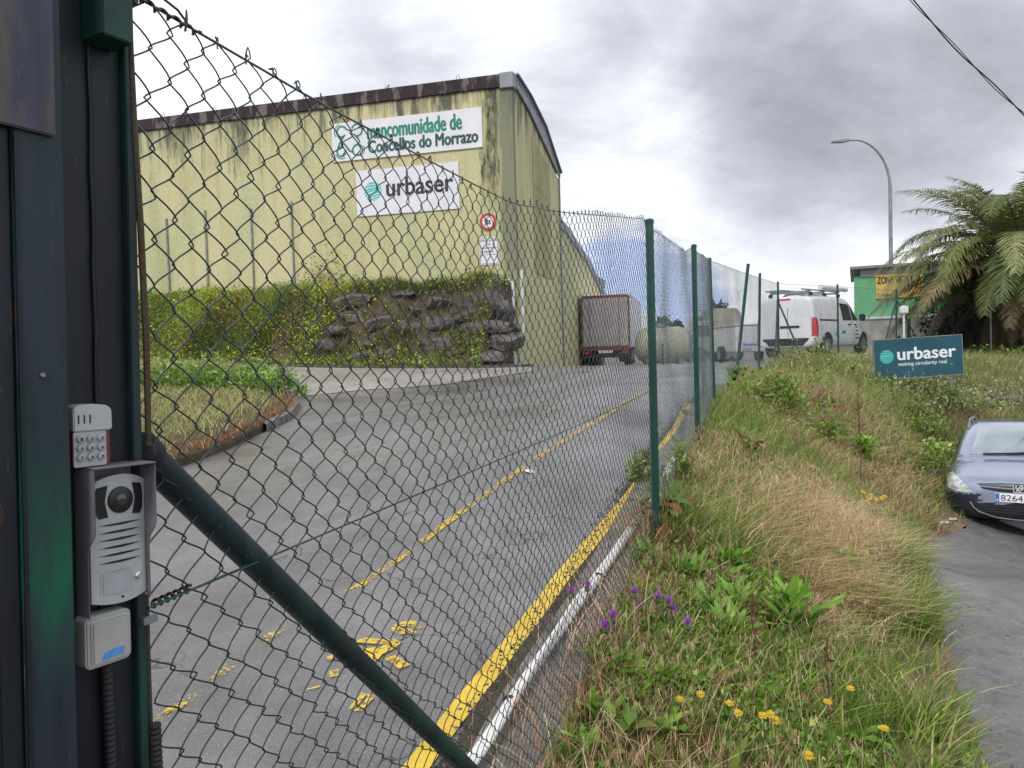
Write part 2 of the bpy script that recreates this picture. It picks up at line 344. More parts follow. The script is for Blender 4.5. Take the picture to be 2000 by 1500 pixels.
class MB:
    def __init__(s): s.v = []; s.f = []
    def add(s, vs, fs):
        b = len(s.v); s.v += [tuple(map(float, v)) for v in vs]; s.f += [tuple(b+i for i in f) for f in fs]; return s
    def box(s, c, d, R=None):
        x, y, z = (k/2 for k in d); vs = [(a*x, b*y, e*z) for a in (-1, 1) for b in (-1, 1) for e in (-1, 1)]
        if R is not None: vs = [tuple(R @ Vector(v)) for v in vs]
        vs = [(v[0]+c[0], v[1]+c[1], v[2]+c[2]) for v in vs]
        return s.add(vs, [(0,1,3,2), (4,6,7,5), (0,4,5,1), (2,3,7,6), (0,2,6,4), (1,5,7,3)])
    def bx(s, x0, x1, y0, y1, z0, z1): return s.box(((x0+x1)/2, (y0+y1)/2, (z0+z1)/2), (abs(x1-x0), abs(y1-y0), abs(z1-z0)))
    def tube(s, pts, r, n=8, cap=True):
        pts = [Vector(p) for p in pts]; k = len(pts)
        if isinstance(r, (int, float)): r = [r]*k
        vs = []; prev = None
        for i, p in enumerate(pts):
            d = (pts[min(i+1, k-1)]-pts[max(i-1, 0)]).normalized()
            if prev is None:
                a = d.orthogonal().normalized()
            else:
                a = (prev - d*prev.dot(d))
                a = a.normalized() if a.length > 1e-6 else d.orthogonal().normalized()
            prev = a; b = d.cross(a)
            for j in range(n):
                t = 2*math.pi*j/n; vs.append(p+(a*math.cos(t)+b*math.sin(t))*r[i])
        fs = [(i*n+j, i*n+(j+1) % n, (i+1)*n+(j+1) % n, (i+1)*n+j) for i in range(k-1) for j in range(n)]
        if cap: fs += [tuple(range(n))[::-1], tuple((k-1)*n+j for j in range(n))]
        return s.add(vs, fs)
    def prism(s, poly, y0, y1):      # polygon in x,z extruded along y
        n = len(poly); vs = [(x, y0, z) for x, z in poly]+[(x, y1, z) for x, z in poly]
        return s.add(vs, [tuple(range(n)), tuple(range(2*n-1, n-1, -1))]+[(i, i+n, (i+1) % n+n, (i+1) % n) for i in range(n)])
    def hprism(s, poly, z0, z1):     # polygon in x,y extruded along z
        n = len(poly); vs = [(x, y, z0) for x, y in poly]+[(x, y, z1) for x, y in poly]
        return s.add(vs, [tuple(range(n))[::-1], tuple(range(n, 2*n))]+[(i, (i+1) % n, (i+1) % n+n, i+n) for i in range(n)])
    def disc(s, c, r, axis='y', h=.01, n=28, r2=None):
        c = Vector(c); A = {'y': (Vector((1,0,0)), Vector((0,0,1)), Vector((0,1,0))), 'x': (Vector((0,1,0)), Vector((0,0,1)), Vector((1,0,0))), 'z': (Vector((1,0,0)), Vector((0,1,0)), Vector((0,0,1)))}[axis]
        p = [c-A[2]*h/2, c+A[2]*h/2]
        return s.tube(p, [r, r if r2 is None else r2], n)
    def build(s, name, m, parent=None, smooth=False, bevel=0, recalc=True):
        me = bpy.data.meshes.new(name); me.from_pydata(s.v, [], s.f)
        if recalc or bevel:
            bm = bmesh.new(); bm.from_mesh(me)
            bmesh.ops.recalc_face_normals(bm, faces=bm.faces)
            if bevel: bmesh.ops.bevel(bm, geom=[e for e in bm.edges if len(e.link_faces) == 2 and e.calc_face_angle(0) > .5], offset=bevel, segments=2, affect='EDGES', clamp_overlap=True)
            bm.to_mesh(me); bm.free()
        me.materials.append(m)
        if smooth:
            me.polygons.foreach_set('use_smooth', [True]*len(me.polygons))
            try: me.set_sharp_from_angle(angle=rad(38))
            except Exception: pass
        o = bpy.data.objects.new(name, me); COL.objects.link(o); o.parent = parent; return o
def copy_tree(o, parent=None):
    c = o.copy(); COL.objects.link(c); c.parent = parent
    for ch in [k for k in bpy.data.objects if k.parent == o]: copy_tree(ch, c)
    return c
def text(name, body, w, h, x, z, y, m, parent, bold=0, thick=.002, fat=0):
    """lettering as a mesh fitted in a w x h box, its lower left at x,z; facing -y"""
    cu = bpy.data.curves.new(name, 'FONT'); cu.body = body; cu.size = 1; cu.offset = bold; cu.extrude = .5; cu.resolution_u = 4
    o = bpy.data.objects.new(name, cu); COL.objects.link(o)
    dg = bpy.context.evaluated_depsgraph_get(); dg.update()
    me = bpy.data.meshes.new_from_object(o.evaluated_get(dg)); bpy.data.objects.remove(o); bpy.data.curves.remove(cu)
    n = len(me.vertices); co = np.empty(n*3, np.float32); me.vertices.foreach_get('co', co); co = co.reshape(-1, 3)
    mn, mx_ = co.min(0), co.max(0)
    X_ = (co[:, 0]-mn[0])/(mx_[0]-mn[0])*w+x; Z_ = (co[:, 1]-mn[1])/(mx_[1]-mn[1])*h+z
    Y_ = y - (co[:, 2]/(mx_[2]-mn[2])+.5)*thick
    me.vertices.foreach_set('co', np.stack([X_, Y_, Z_], 1).astype(np.float32).ravel())
    me.name = name; me.materials.clear(); me.materials.append(m); me.update()
    if fat:
        bm = bmesh.new(); bm.from_mesh(me)
        for k_, (ddx, ddz) in enumerate(((-fat, 0), (fat, 0), (0, fat*.8), (0, -fat*.8))):
            r_ = bmesh.ops.duplicate(bm, geom=[f for f in bm.faces][:len(me.polygons)])
            for v_ in {v for f in r_['geom'] if isinstance(f, bmesh.types.BMFace) for v in f.verts}: v_.co += Vector((ddx, -.0004*(k_+1)*max(1, thick/.004), ddz))
        bm.to_mesh(me); bm.free()
    o = bpy.data.objects.new(name, me); COL.objects.link(o); o.parent = parent; return o
def ribbon2(mb, pts, w, y, closed=False, thick=.004):
    """flat strip following 2d points (x,z), facing -y"""
    P = [Vector((p[0], p[1])) for p in pts]; k = len(P); vs = []
    for i, p in enumerate(P):
        a = P[(i-1) % k] if closed or i > 0 else p; b = P[(i+1) % k] if closed or i < k-1 else p
        d = (b-a).normalized(); nn = Vector((-d.y, d.x))*w/2
        ww = 1
        vs += [(p.x+nn.x*ww, y, p.y+nn.y*ww), (p.x-nn.x*ww, y, p.y-nn.y*ww)]
    mb.add(vs, [(2*i, 2*i+1, (2*i+3) % (2*k), (2*i+2) % (2*k)) for i in range(k if closed else k-1)])
def circ(cx, cz, r, a0=0, a1=360, n=28): return [(cx+r*math.cos(rad(a0+(a1-a0)*i/n)), cz+r*math.sin(rad(a0+(a1-a0)*i/n))) for i in range(n+1)]

# ------------------------------------------------------------------ terrain height
CP = np.array([
 (-.44,.9,-1.58),(.3,2.8,-1.42),(.82,4.65,-1.27),(1.74,7.4,-1.05),(2.65,10.2,-.88),(3.95,13.3,-.70),(5.2,16.2,-.60),(6.7,19.3,-.52),(9.3,22,-.45),(12,24,-.5),
 (-1.5,2,-1.58),(-1.3,5,-1.33),(-4,5,-1.32),(-4,9.5,-1.15),(-4.2,16,-.85),(0,16,-.78),(-9,9,-1.05),(-9,15,-.7),(-7.7,26.8,-.2),(-14.1,28.9,.2),(-.5,24.9,-.38),
 (.3,28,-.45),(3.5,41,-.75),(8,28,-.58),(8,40,-.75),(0,60,-1),(20,60,-1),(-20,30,.5),(-20,5,-1.0),(-24,18,-.1),(4,21,-.55),(14,32,-.62),(22,34,-.7),(20,42,-.8),
 (0,-5,-1.9),(-8,-5,-1.8),(-20,-10,-1.8),
 (1.8,3,-1.74),(2.4,4.4,-1.88),(3.9,7.5,-2.19),(4.9,9.2,-2.36),(6.0,9.9,-2.45),(7.2,13,-2.9),(4,3,-1.76),(7,5,-1.97),(5.5,7,-2.15),(8,8,-2.28),(9,10,-2.48),(10,14,-2.9),(12,11,-2.65),(18,8,-2.3),(18,14,-2.5),(2,0,-1.70),(.4,-2,-1.65),(6,-4,-1.8),(15,-5,-1.9),(.3,.8,-1.64),
 (.55,2.6,-1.56),(1.0,3.4,-1.52),(1.6,4.8,-1.47),(2.2,6,-1.36),(2.5,7.6,-1.33),(3.4,9.5,-1.35),(5.2,12,-1.05),(6.4,12.5,-1.75),(7.1,13.4,-1.9),(7.6,15,-.98),(4.7,13,-.80),(6,14.5,-.95),(8.7,15.3,-1.05),(9.5,16.5,-1.3),(8,17.5,-.75),(11,20,-.65),(12.5,17.5,-1.2),(15,21,-.75),(15.5,24.5,-.55),(18.5,26,-.55),(22,24,-.8),(26,30,-.8),(10.6,15.6,-1.9)])
def tps(P, z, reg=.02):
    d = np.linalg.norm(P[:, None]-P[None], axis=2); K = np.where(d > 0, d*d*np.log(d+1e-12), 0)+reg*np.eye(len(P))
    Q = np.hstack([np.ones((len(P), 1)), P]); n = len(P); A = np.zeros((n+3, n+3)); A[:n, :n] = K; A[:n, n:] = Q; A[n:, :n] = Q.T
    return np.linalg.solve(A, np.concatenate([z, np.zeros(3)]))
TW = tps(CP[:, :2], CP[:, 2])
def H0(x, y):
    x = np.asarray(x, float); y = np.asarray(y, float); sh = x.shape; q = np.stack([x.ravel(), y.ravel()], 1)
    out = np.empty(len(q))
    for i in range(0, len(q), 20000):
        c = q[i:i+20000]; d = np.linalg.norm(c[:, None]-CP[None, :, :2], axis=2)
        out[i:i+20000] = (np.where(d > 0, d*d*np.log(d+1e-12), 0)@TW[:-3])+TW[-3]+c@TW[-2:]
    r = np.hypot(q[:, 0]-2, q[:, 1]-16); w = np.clip((r-32)/26, 0, 1); w = w*w*(3-2*w)
    out = out*(1-w)+(-1.0)*w
    return out.reshape(sh)
def h0(x, y): return float(H0(np.array([x]), np.array([y]))[0])
def gp(px, py, tmax=90):
    d = ray(px, py); t = np.linspace(.8, tmax, 2500); P = d[None]*t[:, None]; g = P[:, 2]-H0(P[:, 0], P[:, 1]); k = np.argmax(g < 0)
    if g[k] >= 0: k = len(t)-1
    a = g[k-1]/(g[k-1]-g[k]+1e-12) if k > 0 else 0
    return P[k-1]*(1-a)+P[k]*a if k > 0 else P[0]
POST = [(-.44,.9), (.82,4.65), (1.74,7.4), (2.65,10.2), (3.95,13.3), (5.2,16.2), (6.67,19.3)]
POST2 = [(6.67,19.3), (9.3,22.0), (11.95,24.0), (15.5,25.0), (21,26.2)]
fy = np.array([p[1] for p in POST]); fx = np.array([p[0] for p in POST])
def fence_x(y):
    y = np.asarray(y, float)
    return np.where(y < 4.65, .82+(y-4.65)*.3357, np.interp(y, fy, fx))
EDGE = [(.3,-6), (.5,-1), (1.25,1.6), (1.8,3), (2.45,4.4), (3.1,5.8), (3.8,7.2), (4.3,8.2), (4.85,9.05), (5.8,9.95), (6.75,11.1), (7.9,12.8), (9.0,14.2), (10.3,15), (14,15.9), (24,16)]

# ------------------------------------------------------------------ ground sheet
def spaced(lo, hi, step, far):
    a = [lo]; s = step
    while a[-1] > -far: s *= 1.35; a.append(a[-1]-s)
    b = [hi]; s = step
    while b[-1] < far: s *= 1.35; b.append(b[-1]+s)
    return np.array(a[::-1][:-1]+list(np.arange(lo, hi, step))+b)
gx_, gy_ = spaced(-12, 16, .2, 1500), spaced(-3, 28, .2, 1500)
GX, GY = np.meshgrid(gx_, gy_)
GZ = H0(GX, GY)
ey = np.array([e[1] for e in EDGE]); ex = np.array([e[0] for e in EDGE])
edge_x = np.interp(GY, ey, ex)
in_side = (GX > edge_x+.1) & (GY < 15.6) & (GX > 0.3)
xr = np.where(GY < 19.3, fence_x(GY)-.3, np.interp(GY, [19.3, 21.5, 23.5, 24.5, 25.7, 40, 1500], [6.4, 8.6, 11.5, 15, 21, 40, 40]))
in_road = (GX < xr-.15) & (GX > -45) & (GY > -6) & (GY < 80)
GZ = np.where(in_side | in_road, GZ-.07, GZ)
lumps = .035*np.sin(GX*3.1+1)*np.sin(GY*2.7)+.02*np.sin(GX*7.3)*np.sin(GY*6.1+2)
near = (~in_side) & (GX < edge_x-.6) & (~in_road) & (np.hypot(GX, GY) < 40)
GZ = np.where(near, GZ+lumps, GZ)
ny, nx = GX.shape
idx = np.arange(ny*nx).reshape(ny, nx)
quads = np.stack([idx[:-1, :-1], idx[:-1, 1:], idx[1:, 1:], idx[1:, :-1]], -1).reshape(-1, 4)
tag(mesh_np('ground', np.stack([GX, GY, GZ], -1).reshape(-1, 3), quads, M['ground'], smooth=True), 'rough brown and green ground under the verge and yard', kind='structure')

def strip(name, A, B, rows, zoff, m, parent=None, n=None, jit=0):
    """sheet between two polylines, draped on the terrain"""
    def res(P, n):
        P = np.array([p[:2] for p in P], float); s = np.concatenate([[0], np.cumsum(np.linalg.norm(np.diff(P, axis=0), axis=1))]); u = np.linspace(0, s[-1], n)
        return np.stack([np.interp(u, s, P[:, 0]), np.interp(u, s, P[:, 1])], 1)
    if n is None:
        n = 60
    a, b = res(A, n), res(B, n)
    if jit: a = a+rng.normal(0, jit, a.shape)
    t = np.linspace(0, 1, rows)[:, None, None]; G = a[None]*(1-t)+b[None]*t
    Zg = H0(G[..., 0], G[..., 1])+zoff
    V = np.concatenate([G, Zg[..., None]], -1).reshape(-1, 3); ii = np.arange(rows*n).reshape(rows, n)
    q = np.stack([ii[:-1, :-1], ii[:-1, 1:], ii[1:, 1:], ii[1:, :-1]], -1).reshape(-1, 4)
    o = mesh_np(name, V, q, m, parent, smooth=True)
    bm = bmesh.new(); bm.from_mesh(o.data); bm.normal_update()
    if sum(f.normal.z for f in bm.faces) < 0: bmesh.ops.reverse_faces(bm, faces=bm.faces)
    bm.to_mesh(o.data); bm.free(); return o
# yard and access road
ys = np.concatenate([np.arange(-5, 30, .25), np.arange(30, 80, 2.)])
xrr = np.where(ys < 19.3, fence_x(ys)-.32, np.interp(ys, [19.3, 21.5, 23.5, 24.5, 25.7, 40, 1500], [6.35, 8.5, 11.4, 14.9, 21, 40, 40]))
u = np.linspace(0, 1, 130)[None]**1.6
XX = xrr[:, None]-u*(xrr[:, None]+42); YY = np.repeat(ys[:, None], 130, 1)
ZZ = H0(XX, YY)+.012
ii = np.arange(XX.size).reshape(XX.shape)
q = np.stack([ii[:-1, :-1], ii[1:, :-1], ii[1:, 1:], ii[:-1, 1:]], -1).reshape(-1, 4)
tag(mesh_np('road', np.stack([XX, YY, ZZ], -1).reshape(-1, 3), q, M['asphalt'], smooth=True), 'damp grey asphalt access road climbing to the yard', kind='structure')
# car park asphalt on the right
E1 = [(x, y) for x, y in EDGE]; E2 = [(x+26, y) for x, y in EDGE]
tag(strip('side_road', E1, E2, 60, .015, M['asphalt_side'], n=260, jit=.03), 'dark grey asphalt lane where the blue car is parked', kind='structure')
# soil margin of the lane
sm = [(x-.42-.12*math.sin(i*2.1), y) for i, (x, y) in enumerate(EDGE[1:11])]
tag(strip('path', sm, [(x+.06, y) for x, y in EDGE[1:11]], 8, .017, M['dirt'], n=60, jit=.03), 'bare reddish soil margin along the lane', kind='structure')
# pale apron under the bank
ker = [gp(x, y) for x, y in ((180, 703), (270, 705), (420, 711), (560, 717.5), (700, 720.5), (960, 720), (1040, 718))]
apn = [gp(x, y) for x, y in ((180, 716), (270, 722), (420, 735), (600, 775), (700, 764), (870, 752), (1040, 727))]
tag(strip('pavement', ker, apn, 12, .024, M['apron'], n=70), 'paler concrete apron below the flowery bank', kind='structure')

# yellow markings
yl = np.array([gp(x, y) for x, y in ((640, 1700), (790, 1540), (820, 1500), (960, 1318), (1100, 1130), (1240, 962), (1300, 870), (1345, 790))])
def offs(P, d):
    P = np.asarray(P)[:, :2]; t = np.gradient(P, axis=0); t /= np.linalg.norm(t, axis=1)[:, None]; return P+np.stack([t[:, 1], -t[:, 0]], 1)*d
tag(strip('road_marking', offs(yl, -.046), offs(yl, .046), 3, .020, M['yellow'], n=160), 'solid yellow edge line beside the kerb', kind='structure')
y2 = np.array([gp(x, y) for x, y in ((250, 1460), (300, 1425), (540, 1240), (700, 1152), (860, 1035), (1030, 913), (1150, 835), (1262, 765))])
tag(strip('road_marking', offs(y2[:4], -.035), offs(y2[:4], .035), 3, .020, M['yellow_worn'], n=140), 'broken worn yellow line crossing the road in the foreground', kind='structure')
tag(strip('road_marking', offs(y2[3:], -.035), offs(y2[3:], .035), 3, .020, yellow('yellow_mid', .51), n=140), 'partly worn yellow line farther along the road', kind='structure')
gl_ = MB()
def ground_ribbon(pts, w, closed=False):
    P = np.array([gp(x, y) for x, y in pts]); k = len(P); Q = []
    for i in range(k):
        a = P[(i-1) % k] if closed or i else P[i]; b = P[(i+1) % k] if closed or i < k-1 else P[i]
        t = (b-a)[:2]; t /= np.linalg.norm(t)+1e-9; nrm = np.array([-t[1], t[0]])*w/2
        for s_ in (1, -1):
            x, y = P[i][:2]+nrm*s_; Q.append((x, y, h0(x, y)+.022))
    gl_.add(Q, [(2*i, 2*i+1, (2*i+3) % (2*k), (2*i+2) % (2*k)) for i in range(k if closed else k-1)])
def ell(cx, cy, a, b, n=16): return [(cx+a*math.cos(2*math.pi*i/n), cy+b*math.sin(2*math.pi*i/n)) for i in range(n)]
ground_ribbon(ell(797, 1234, 20, 8), .06, True)
ground_ribbon([(700, 1258), (740, 1262), (776, 1262)], .05); ground_ribbon([(776, 1260), (755, 1275), (735, 1285), (722, 1300)], .07)
ground_ribbon([(706, 1282), (735, 1278)], .06); ground_ribbon([(762, 1292), (775, 1300), (790, 1312)], .05)
ground_ribbon([(644, 1290), (650, 1296)], .03); ground_ribbon([(643, 1326), (662, 1322)], .06)
ground_ribbon([(686, 1396), (703, 1396), (727, 1370), (712, 1364), (686, 1396)], .028)
ground_ribbon([(625, 1350), (600, 1356)], .012)
tag(gl_.build('road_marking', M['yellow_glyph']), 'worn yellow painted letters on the road behind the brace', kind='structure')

yk = np.arange(-1, 19.2, .4)
tag(strip('soil', [(float(fence_x(y))-.415, y) for y in yk], [(float(fence_x(y))-.33, y) for y in yk], 4, .019, M['soil'], n=200, jit=.010), 'dark gravelly dirt between the asphalt and the concrete kerb', kind='structure')
# kerb strip beside the fence (concrete) and pipe
kx = lambda y, d: (float(fence_x(y))-d, y)
yy = list(np.arange(-1, 19.2, .5))
kb = MB()
for i in range(len(yy)-1):
    a, b = yy[i], yy[i+1]
    def pr(y): 
        x0, x1 = float(fence_x(y))-.36, float(fence_x(y))-.01; z = h0(x0+.1, y); return [(x0, y, z-.05), (x0+.02, y, z+.035), (x1-.02, y, z+.05), (x1, y, z-.22)]
    A_, B_ = pr(a), pr(b); kb.add(A_+B_, [(0, 4, 5, 1), (1, 5, 6, 2), (2, 6, 7, 3)])
tag(kb.build('kerb', M['concrete']), 'rough concrete kerb strip along the foot of the fence', 'kerb')
pm = MB(); pp = []
for px, py in ((880, 1585), (945, 1500), (1130, 1215), (1180, 1150), (1262, 1022), (1330, 900), (1393, 792)):
    d = gp(px, py); pp.append((d[0], d[1], d[2]+.035))
def smooth_pts(P, n):
    P = np.array(P, float); s = np.concatenate([[0], np.cumsum(np.linalg.norm(np.diff(P, axis=0), axis=1))]); u = np.linspace(0, s[-1], n)
    return np.stack([np.interp(u, s, P[:, k]) for k in range(3)], 1)
sp = smooth_pts(pp, 60); sp[:, 2] = H0(sp[:, 0], sp[:, 1])+.085
sp[:, 0] += .012*np.sin(np.arange(60)*.35)
pr_ = empty('drain_pipe', tuple(sp[0])); tag(pr_, 'white plastic pipe lying along the concrete kerb at the fence foot', 'pipe')
loc = sp-sp[0]
MB().tube(loc, .021, 14).build('pipe', M['white_pvc'], pr_, True)
l2 = loc.copy(); l2[:, 0] += .024*np.cos(np.arange(60)*.22); l2[:, 2] += .024*np.abs(np.sin(np.arange(60)*.22))
MB().tube(l2, .012, 10).build('cable', M['white_pvc'], pr_, True)
for k in (3, 12, 22, 34):
    t_ = (loc[k+1]-loc[k]); t_ /= np.linalg.norm(t_); MB().tube([loc[k]-t_*.004, loc[k]+t_*.004], .030, 14).build('cable_tie', M['black'], pr_)
# litter on the road
c = gp(1035, 925); lit = MB(); lit.tube([(c[0], c[1], c[2]+.016), (c[0]+.004, c[1], c[2]+.03)], [.05, .035], 14)
tag(lit.build('paper_cup_lid', M['white_pvc']), 'flattened white lid lying on the yellow line', 'litter')
for i, (px, py, lab) in enumerate(((1844, 1024, 'white paper scrap on the soil nearer the camera, by the parked car'), (1860, 1017, 'small white paper scrap closest to the wheel of the parked car'))):
    c = gp(px, py); lm = MB(); lm.hprism([(c[0]-.06, c[1]-.03), (c[0]+.04, c[1]-.04), (c[0]+.06, c[1]+.03), (c[0]-.03, c[1]+.03)], c[2]+.02, c[2]+.032)
    tag(lm.build('paper_scrap', M['white_pvc']), lab, 'litter', 'paper scraps near the car')

# ------------------------------------------------------------------ factory building
BR = rad(-15); BO = (.3, 28, 0)
bld = empty('factory_building', BO, (0, 0, BR)); tag(bld, 'large yellow plastered factory hall with dark stained parapet behind the bank', 'building')
b = MB(); b.prism([(-30, -2), (0, -2), (0, 9.55), (-30, 9.55)], 0, .3); b.build('wall', M['wall'], bld)
prof1 = [(.3, 9.60), (2.4, 9.34), (5.0, 8.72), (8.1, 7.97)]
def sidewall(mb, pts, x0, x1, zb):
    P = [(pts[0][0], zb)]+list(pts)+[(pts[-1][0], zb)]
    n = len(P); mb.add([(x0, y, z) for y, z in P]+[(x1, y, z) for y, z in P], [tuple(range(n)), tuple(range(2*n-1, n-1, -1))]+[(i, i+n, (i+1) % n+n, (i+1) % n) for i in range(n)])
b = MB(); sidewall(b, prof1, -.3, 0, -2); b.build('side_wall', M['wall_side'], bld)
b = MB(); b.bx(-30.1, .06, -.08, .32, 9.553, 10.02); b.build('parapet', M['parapet'], bld, bevel=.015)
b = MB(); b.bx(-.42, .09, -.10, .30, 9.50, 10.05); b.build('corner_cap', M['fascia'], bld, bevel=.02)
b = MB()
top1 = [(.3, 10.05), (2.4, 9.93), (5.06, 9.48), (8.15, 8.22)]
P = [(.302, 9.63), (2.4, 9.37), (5.0, 8.75), (8.13, 8.0)]+top1[::-1]
n = len(P); b.add([(.03, y, z) for y, z in P]+[(.10, y, z) for y, z in P], [tuple(range(n)), tuple(range(2*n-1, n-1, -1))]+[(i, i+n, (i+1) % n+n, (i+1) % n) for i in range(n)])
b.build('roof_fascia', M['fascia'], bld)
b = MB()
for i in range(26):      # corrugation ends under the verge
    y = .5+i*.3; z = np.interp(y, [p[0] for p in top1], [p[1] for p in top1])-.10; MB().box((.115, y, z-.03), (.03, .12, .07)).build('corrugation', M['galv'], bld)
b = MB(); 
for i in range(3):
    (y0, z0), (y1, z1) = top1[i], top1[i+1]; b.add([(-30, y0, z0), (.2, y0, z0), (.2, y1, z1), (-30, y1, z1), (-30, y0, z0+.06), (.2, y0, z0+.06), (.2, y1, z1+.06), (-30, y1, z1+.06)], [(0,1,2,3), (4,7,6,5), (0,4,5,1), (1,5,6,2), (2,6,7,3)])
b.build('roof', M['fascia'], bld)
# infilled doorway panel on the side wall
b = MB(); b.add([(.03, 2.9, 8.5), (.03, 6.1, 8.05), (.03, 6.1, 3.2), (.03, 2.9, 3.2), (.0, 2.9, 8.5), (0, 6.1, 8.05), (0, 6.1, 3.2), (0, 2.9, 3.2)], [(0,1,2,3), (0,4,5,1), (1,5,6,2), (0,3,7,4)]); b.build('panel', mat('infill', (.38, .37, .19), .8, 0, .15, .6), bld)
b = MB(); b.add([(.035, 2.9, 6.75), (.035, 6.1, 6.42), (.035, 6.1, 6.39), (.035, 2.9, 6.72)], [(0,1,2,3)]); b.build('joint', mat('joint', (.2, .19, .09), .8), bld)
# back block
low = [(8.25, 5.75), (10, 5.65), (13, 5.2), (16, 4.8), (19, 4.1), (22.2, 3.3)]
b = MB(); sidewall(b, low, -.3, -.04, -2); b.build('side_wall', M['wall_side'], bld)
b = MB(); P = [(y, z) for y, z in low]+[(y, z+.42) for y, z in low[::-1]]; n = len(P)
b.add([(-.03, y, z) for y, z in P]+[(.08, y, z) for y, z in P], [tuple(range(n)), tuple(range(2*n-1, n-1, -1))]+[(i, i+n, (i+1) % n+n, (i+1) % n) for i in range(n)]); b.build('roof_fascia', M['fascia'], bld)
b = MB(); b.bx(-.05, .06, 8.1, 8.24, -2, 8.0); b.build('downpipe', M['galv'], bld)
b = MB(); b.bx(-.6, .10, 19.5, 22.0, 4.0, 4.5); b.build('roof_vent', M['fascia'], bld)
b = MB()
for (px_, z0, z1) in ((-14.66, 2, 5.9), (-12.83, 2, 6.1), (-10.74, 2, 6.0), (-8.95, 2, 6.15)):
    mb_ = MB(); mb_.tube([(px_, -.06, z0), (px_, -.06, z1), (px_, 0, z1+.03)], .035, 8); mb_.build('vent_pipe', M['galv'], bld, True)
for x in (-14.6, -12.2, -8.2, -2.0):
    mb_ = MB(); mb_.tube([(x-.06, 0, 10.02), (x-.05, 0, 10.15), (x, 0, 10.22), (x+.05, 0, 10.15), (x+.06, 0, 10.02)], .012, 6); mb_.build('lifting_eye', M['galv'], bld)
g = MB(); g.tube([(-4.85, .1, 10.02), (-4.85, .1, 10.12), (-4.78, .1, 10.2), (-4.86, .1, 10.28), (-4.83, .1, 10.36)], [.05, .09, .07, .05, .02], 8); tag(g.build('finial', M['white_pvc'], bld, True))

def onbld(name, x, z, label, cat, y=0):
    v = Matrix.Rotation(BR, 4, 'Z') @ Vector((x, y, 0)); return tag(empty(name, (BO[0]+v.x, BO[1]+v.y, z), (0, 0, BR)), label, cat)
s = onbld('wall_sign', -7.1, 7.51, 'white wall sign reading mancomunidade de concellos do Morrazo', 'sign')
MB().bx(0, 5.97, -.06, -.01, 0, 1.43).build('board', M['white_sign'], s)
text('lettering', 'mancomunidade de', 3.72, .56, 1.48, .72, -0.062, M['text_green'], s, 0, .006, fat=.022)
text('lettering', 'Concellos do Morrazo', 4.30, .45, 1.50, .20, -0.062, M['text_green2'], s, 0, .006, fat=.022)
lg = MB()
for (cx, cz, r_, a0, a1) in ((.42, 1.10, .20, 20, 290), (1.05, 1.10, .22, -110, 160), (.38, .36, .18, 70, 340), (1.05, .36, .20, -180, 179)):
    ribbon2(lg, circ(cx, cz, r_, a0, a1), .075, -.063)
ribbon2(lg, [(.25, .98), (.38, .80), (.60, .52), (.72, .36), (.85, .30)], .075, -.063); ribbon2(lg, [(.55, .98), (.34, .72), (.24, .50)], .075, -.063)
ribbon2(lg, [(.9, .98), (1.08, .80), (1.15, .66), (1.0, .52)], .075, -.0635); ribbon2(lg, [(.58, 1.2), (.72, 1.12), (.86, 1.12)], .06, -.0635)
ribbon2(lg, circ(1.05, 1.10, .30, 0, 110), .04, -.063); ribbon2(lg, circ(.40, 1.10, .28, 100, 220), .04, -.063); ribbon2(lg, circ(.40, .36, .27, 200, 300), .04, -.063); ribbon2(lg, circ(1.05, .36, .28, -60, 30), .035, -.063)
ribbon2(lg, [(.58, .42), (.50, .30), (.40, .20)], .06, -.063)
lg.build('emblem', mat('emblem_green', (.05, .26, .21), .5, 0, .2, 2, rgb2=(.04, .12, .07)), s)
def globe(mb, cx, cz, r, y, nb=8):
    for k in range(nb):      # stripes fanning across a disc
        t0 = -1+2*(k+.12)/nb; t1 = -1+2*(k+.80)/nb; up, dn = [], []
        for j in range(17):
            xn = -1+2*j/16
            def zf(t):
                a = t*.98; sl = (.42*(1-t*.2))
                return a*1.0+ (-.34*(1-t)*(.5)*(1-xn)*.9) + .10*(1-xn*xn)*(1 if t < 0.2 else .3)
            up.append((xn, zf(t1))); dn.append((xn, zf(t0)))
        def clampc(p):
            l = math.hypot(*p); return p if l <= 1 else (p[0]/l, p[1]/l)
        up = [clampc(p) for p in up]; dn = [clampc(p) for p in dn]
        vs = [(cx+p[0]*r, y, cz+p[1]*r) for p in up]+[(cx+p[0]*r, y, cz+p[1]*r) for p in dn]
        mb.add(vs, [(j, j+17, j+18, j+1) for j in range(16)])
s = onbld('wall_sign', -6.17, 5.38, 'white wall sign reading urbaser with striped teal globe', 'sign')
MB().bx(0, 4.09, -.05, -.01, 0, 1.70).build('board', M['white_sign'], s)
lg = MB(); globe(lg, .68, .90, .36, -.053); lg.build('emblem', M['logo_teal'], s)
text('lettering', 'urbaser', 2.62, .66, 1.24, .66, -.052, mat('text_black', (.03, .025, .05), .5, 0, .05), s, .0, .006, fat=.02)
s = onbld('speed_sign', -1.02, 4.82, 'round weight limit sign with red ring reading 2t', 'sign')
MB().disc((0, -.03, 0), .31, 'y', .02, 36).build('plate', M['tail_red'], s); MB().disc((0, -.043, 0), .215, 'y', .008, 36).build('face', M['white_sign'], s)
text('number', '2t', .22, .2, -.11, -.10, -.049, M['text_dark'], s, .04)
s = onbld('notice_sign', -1.38, 3.27, 'white notice with red border about circulacion de maquinaria pesada', 'sign')
MB().bx(0, .72, -.03, -.005, 0, .99).build('board', M['white_sign'], s)
fr = MB(); 
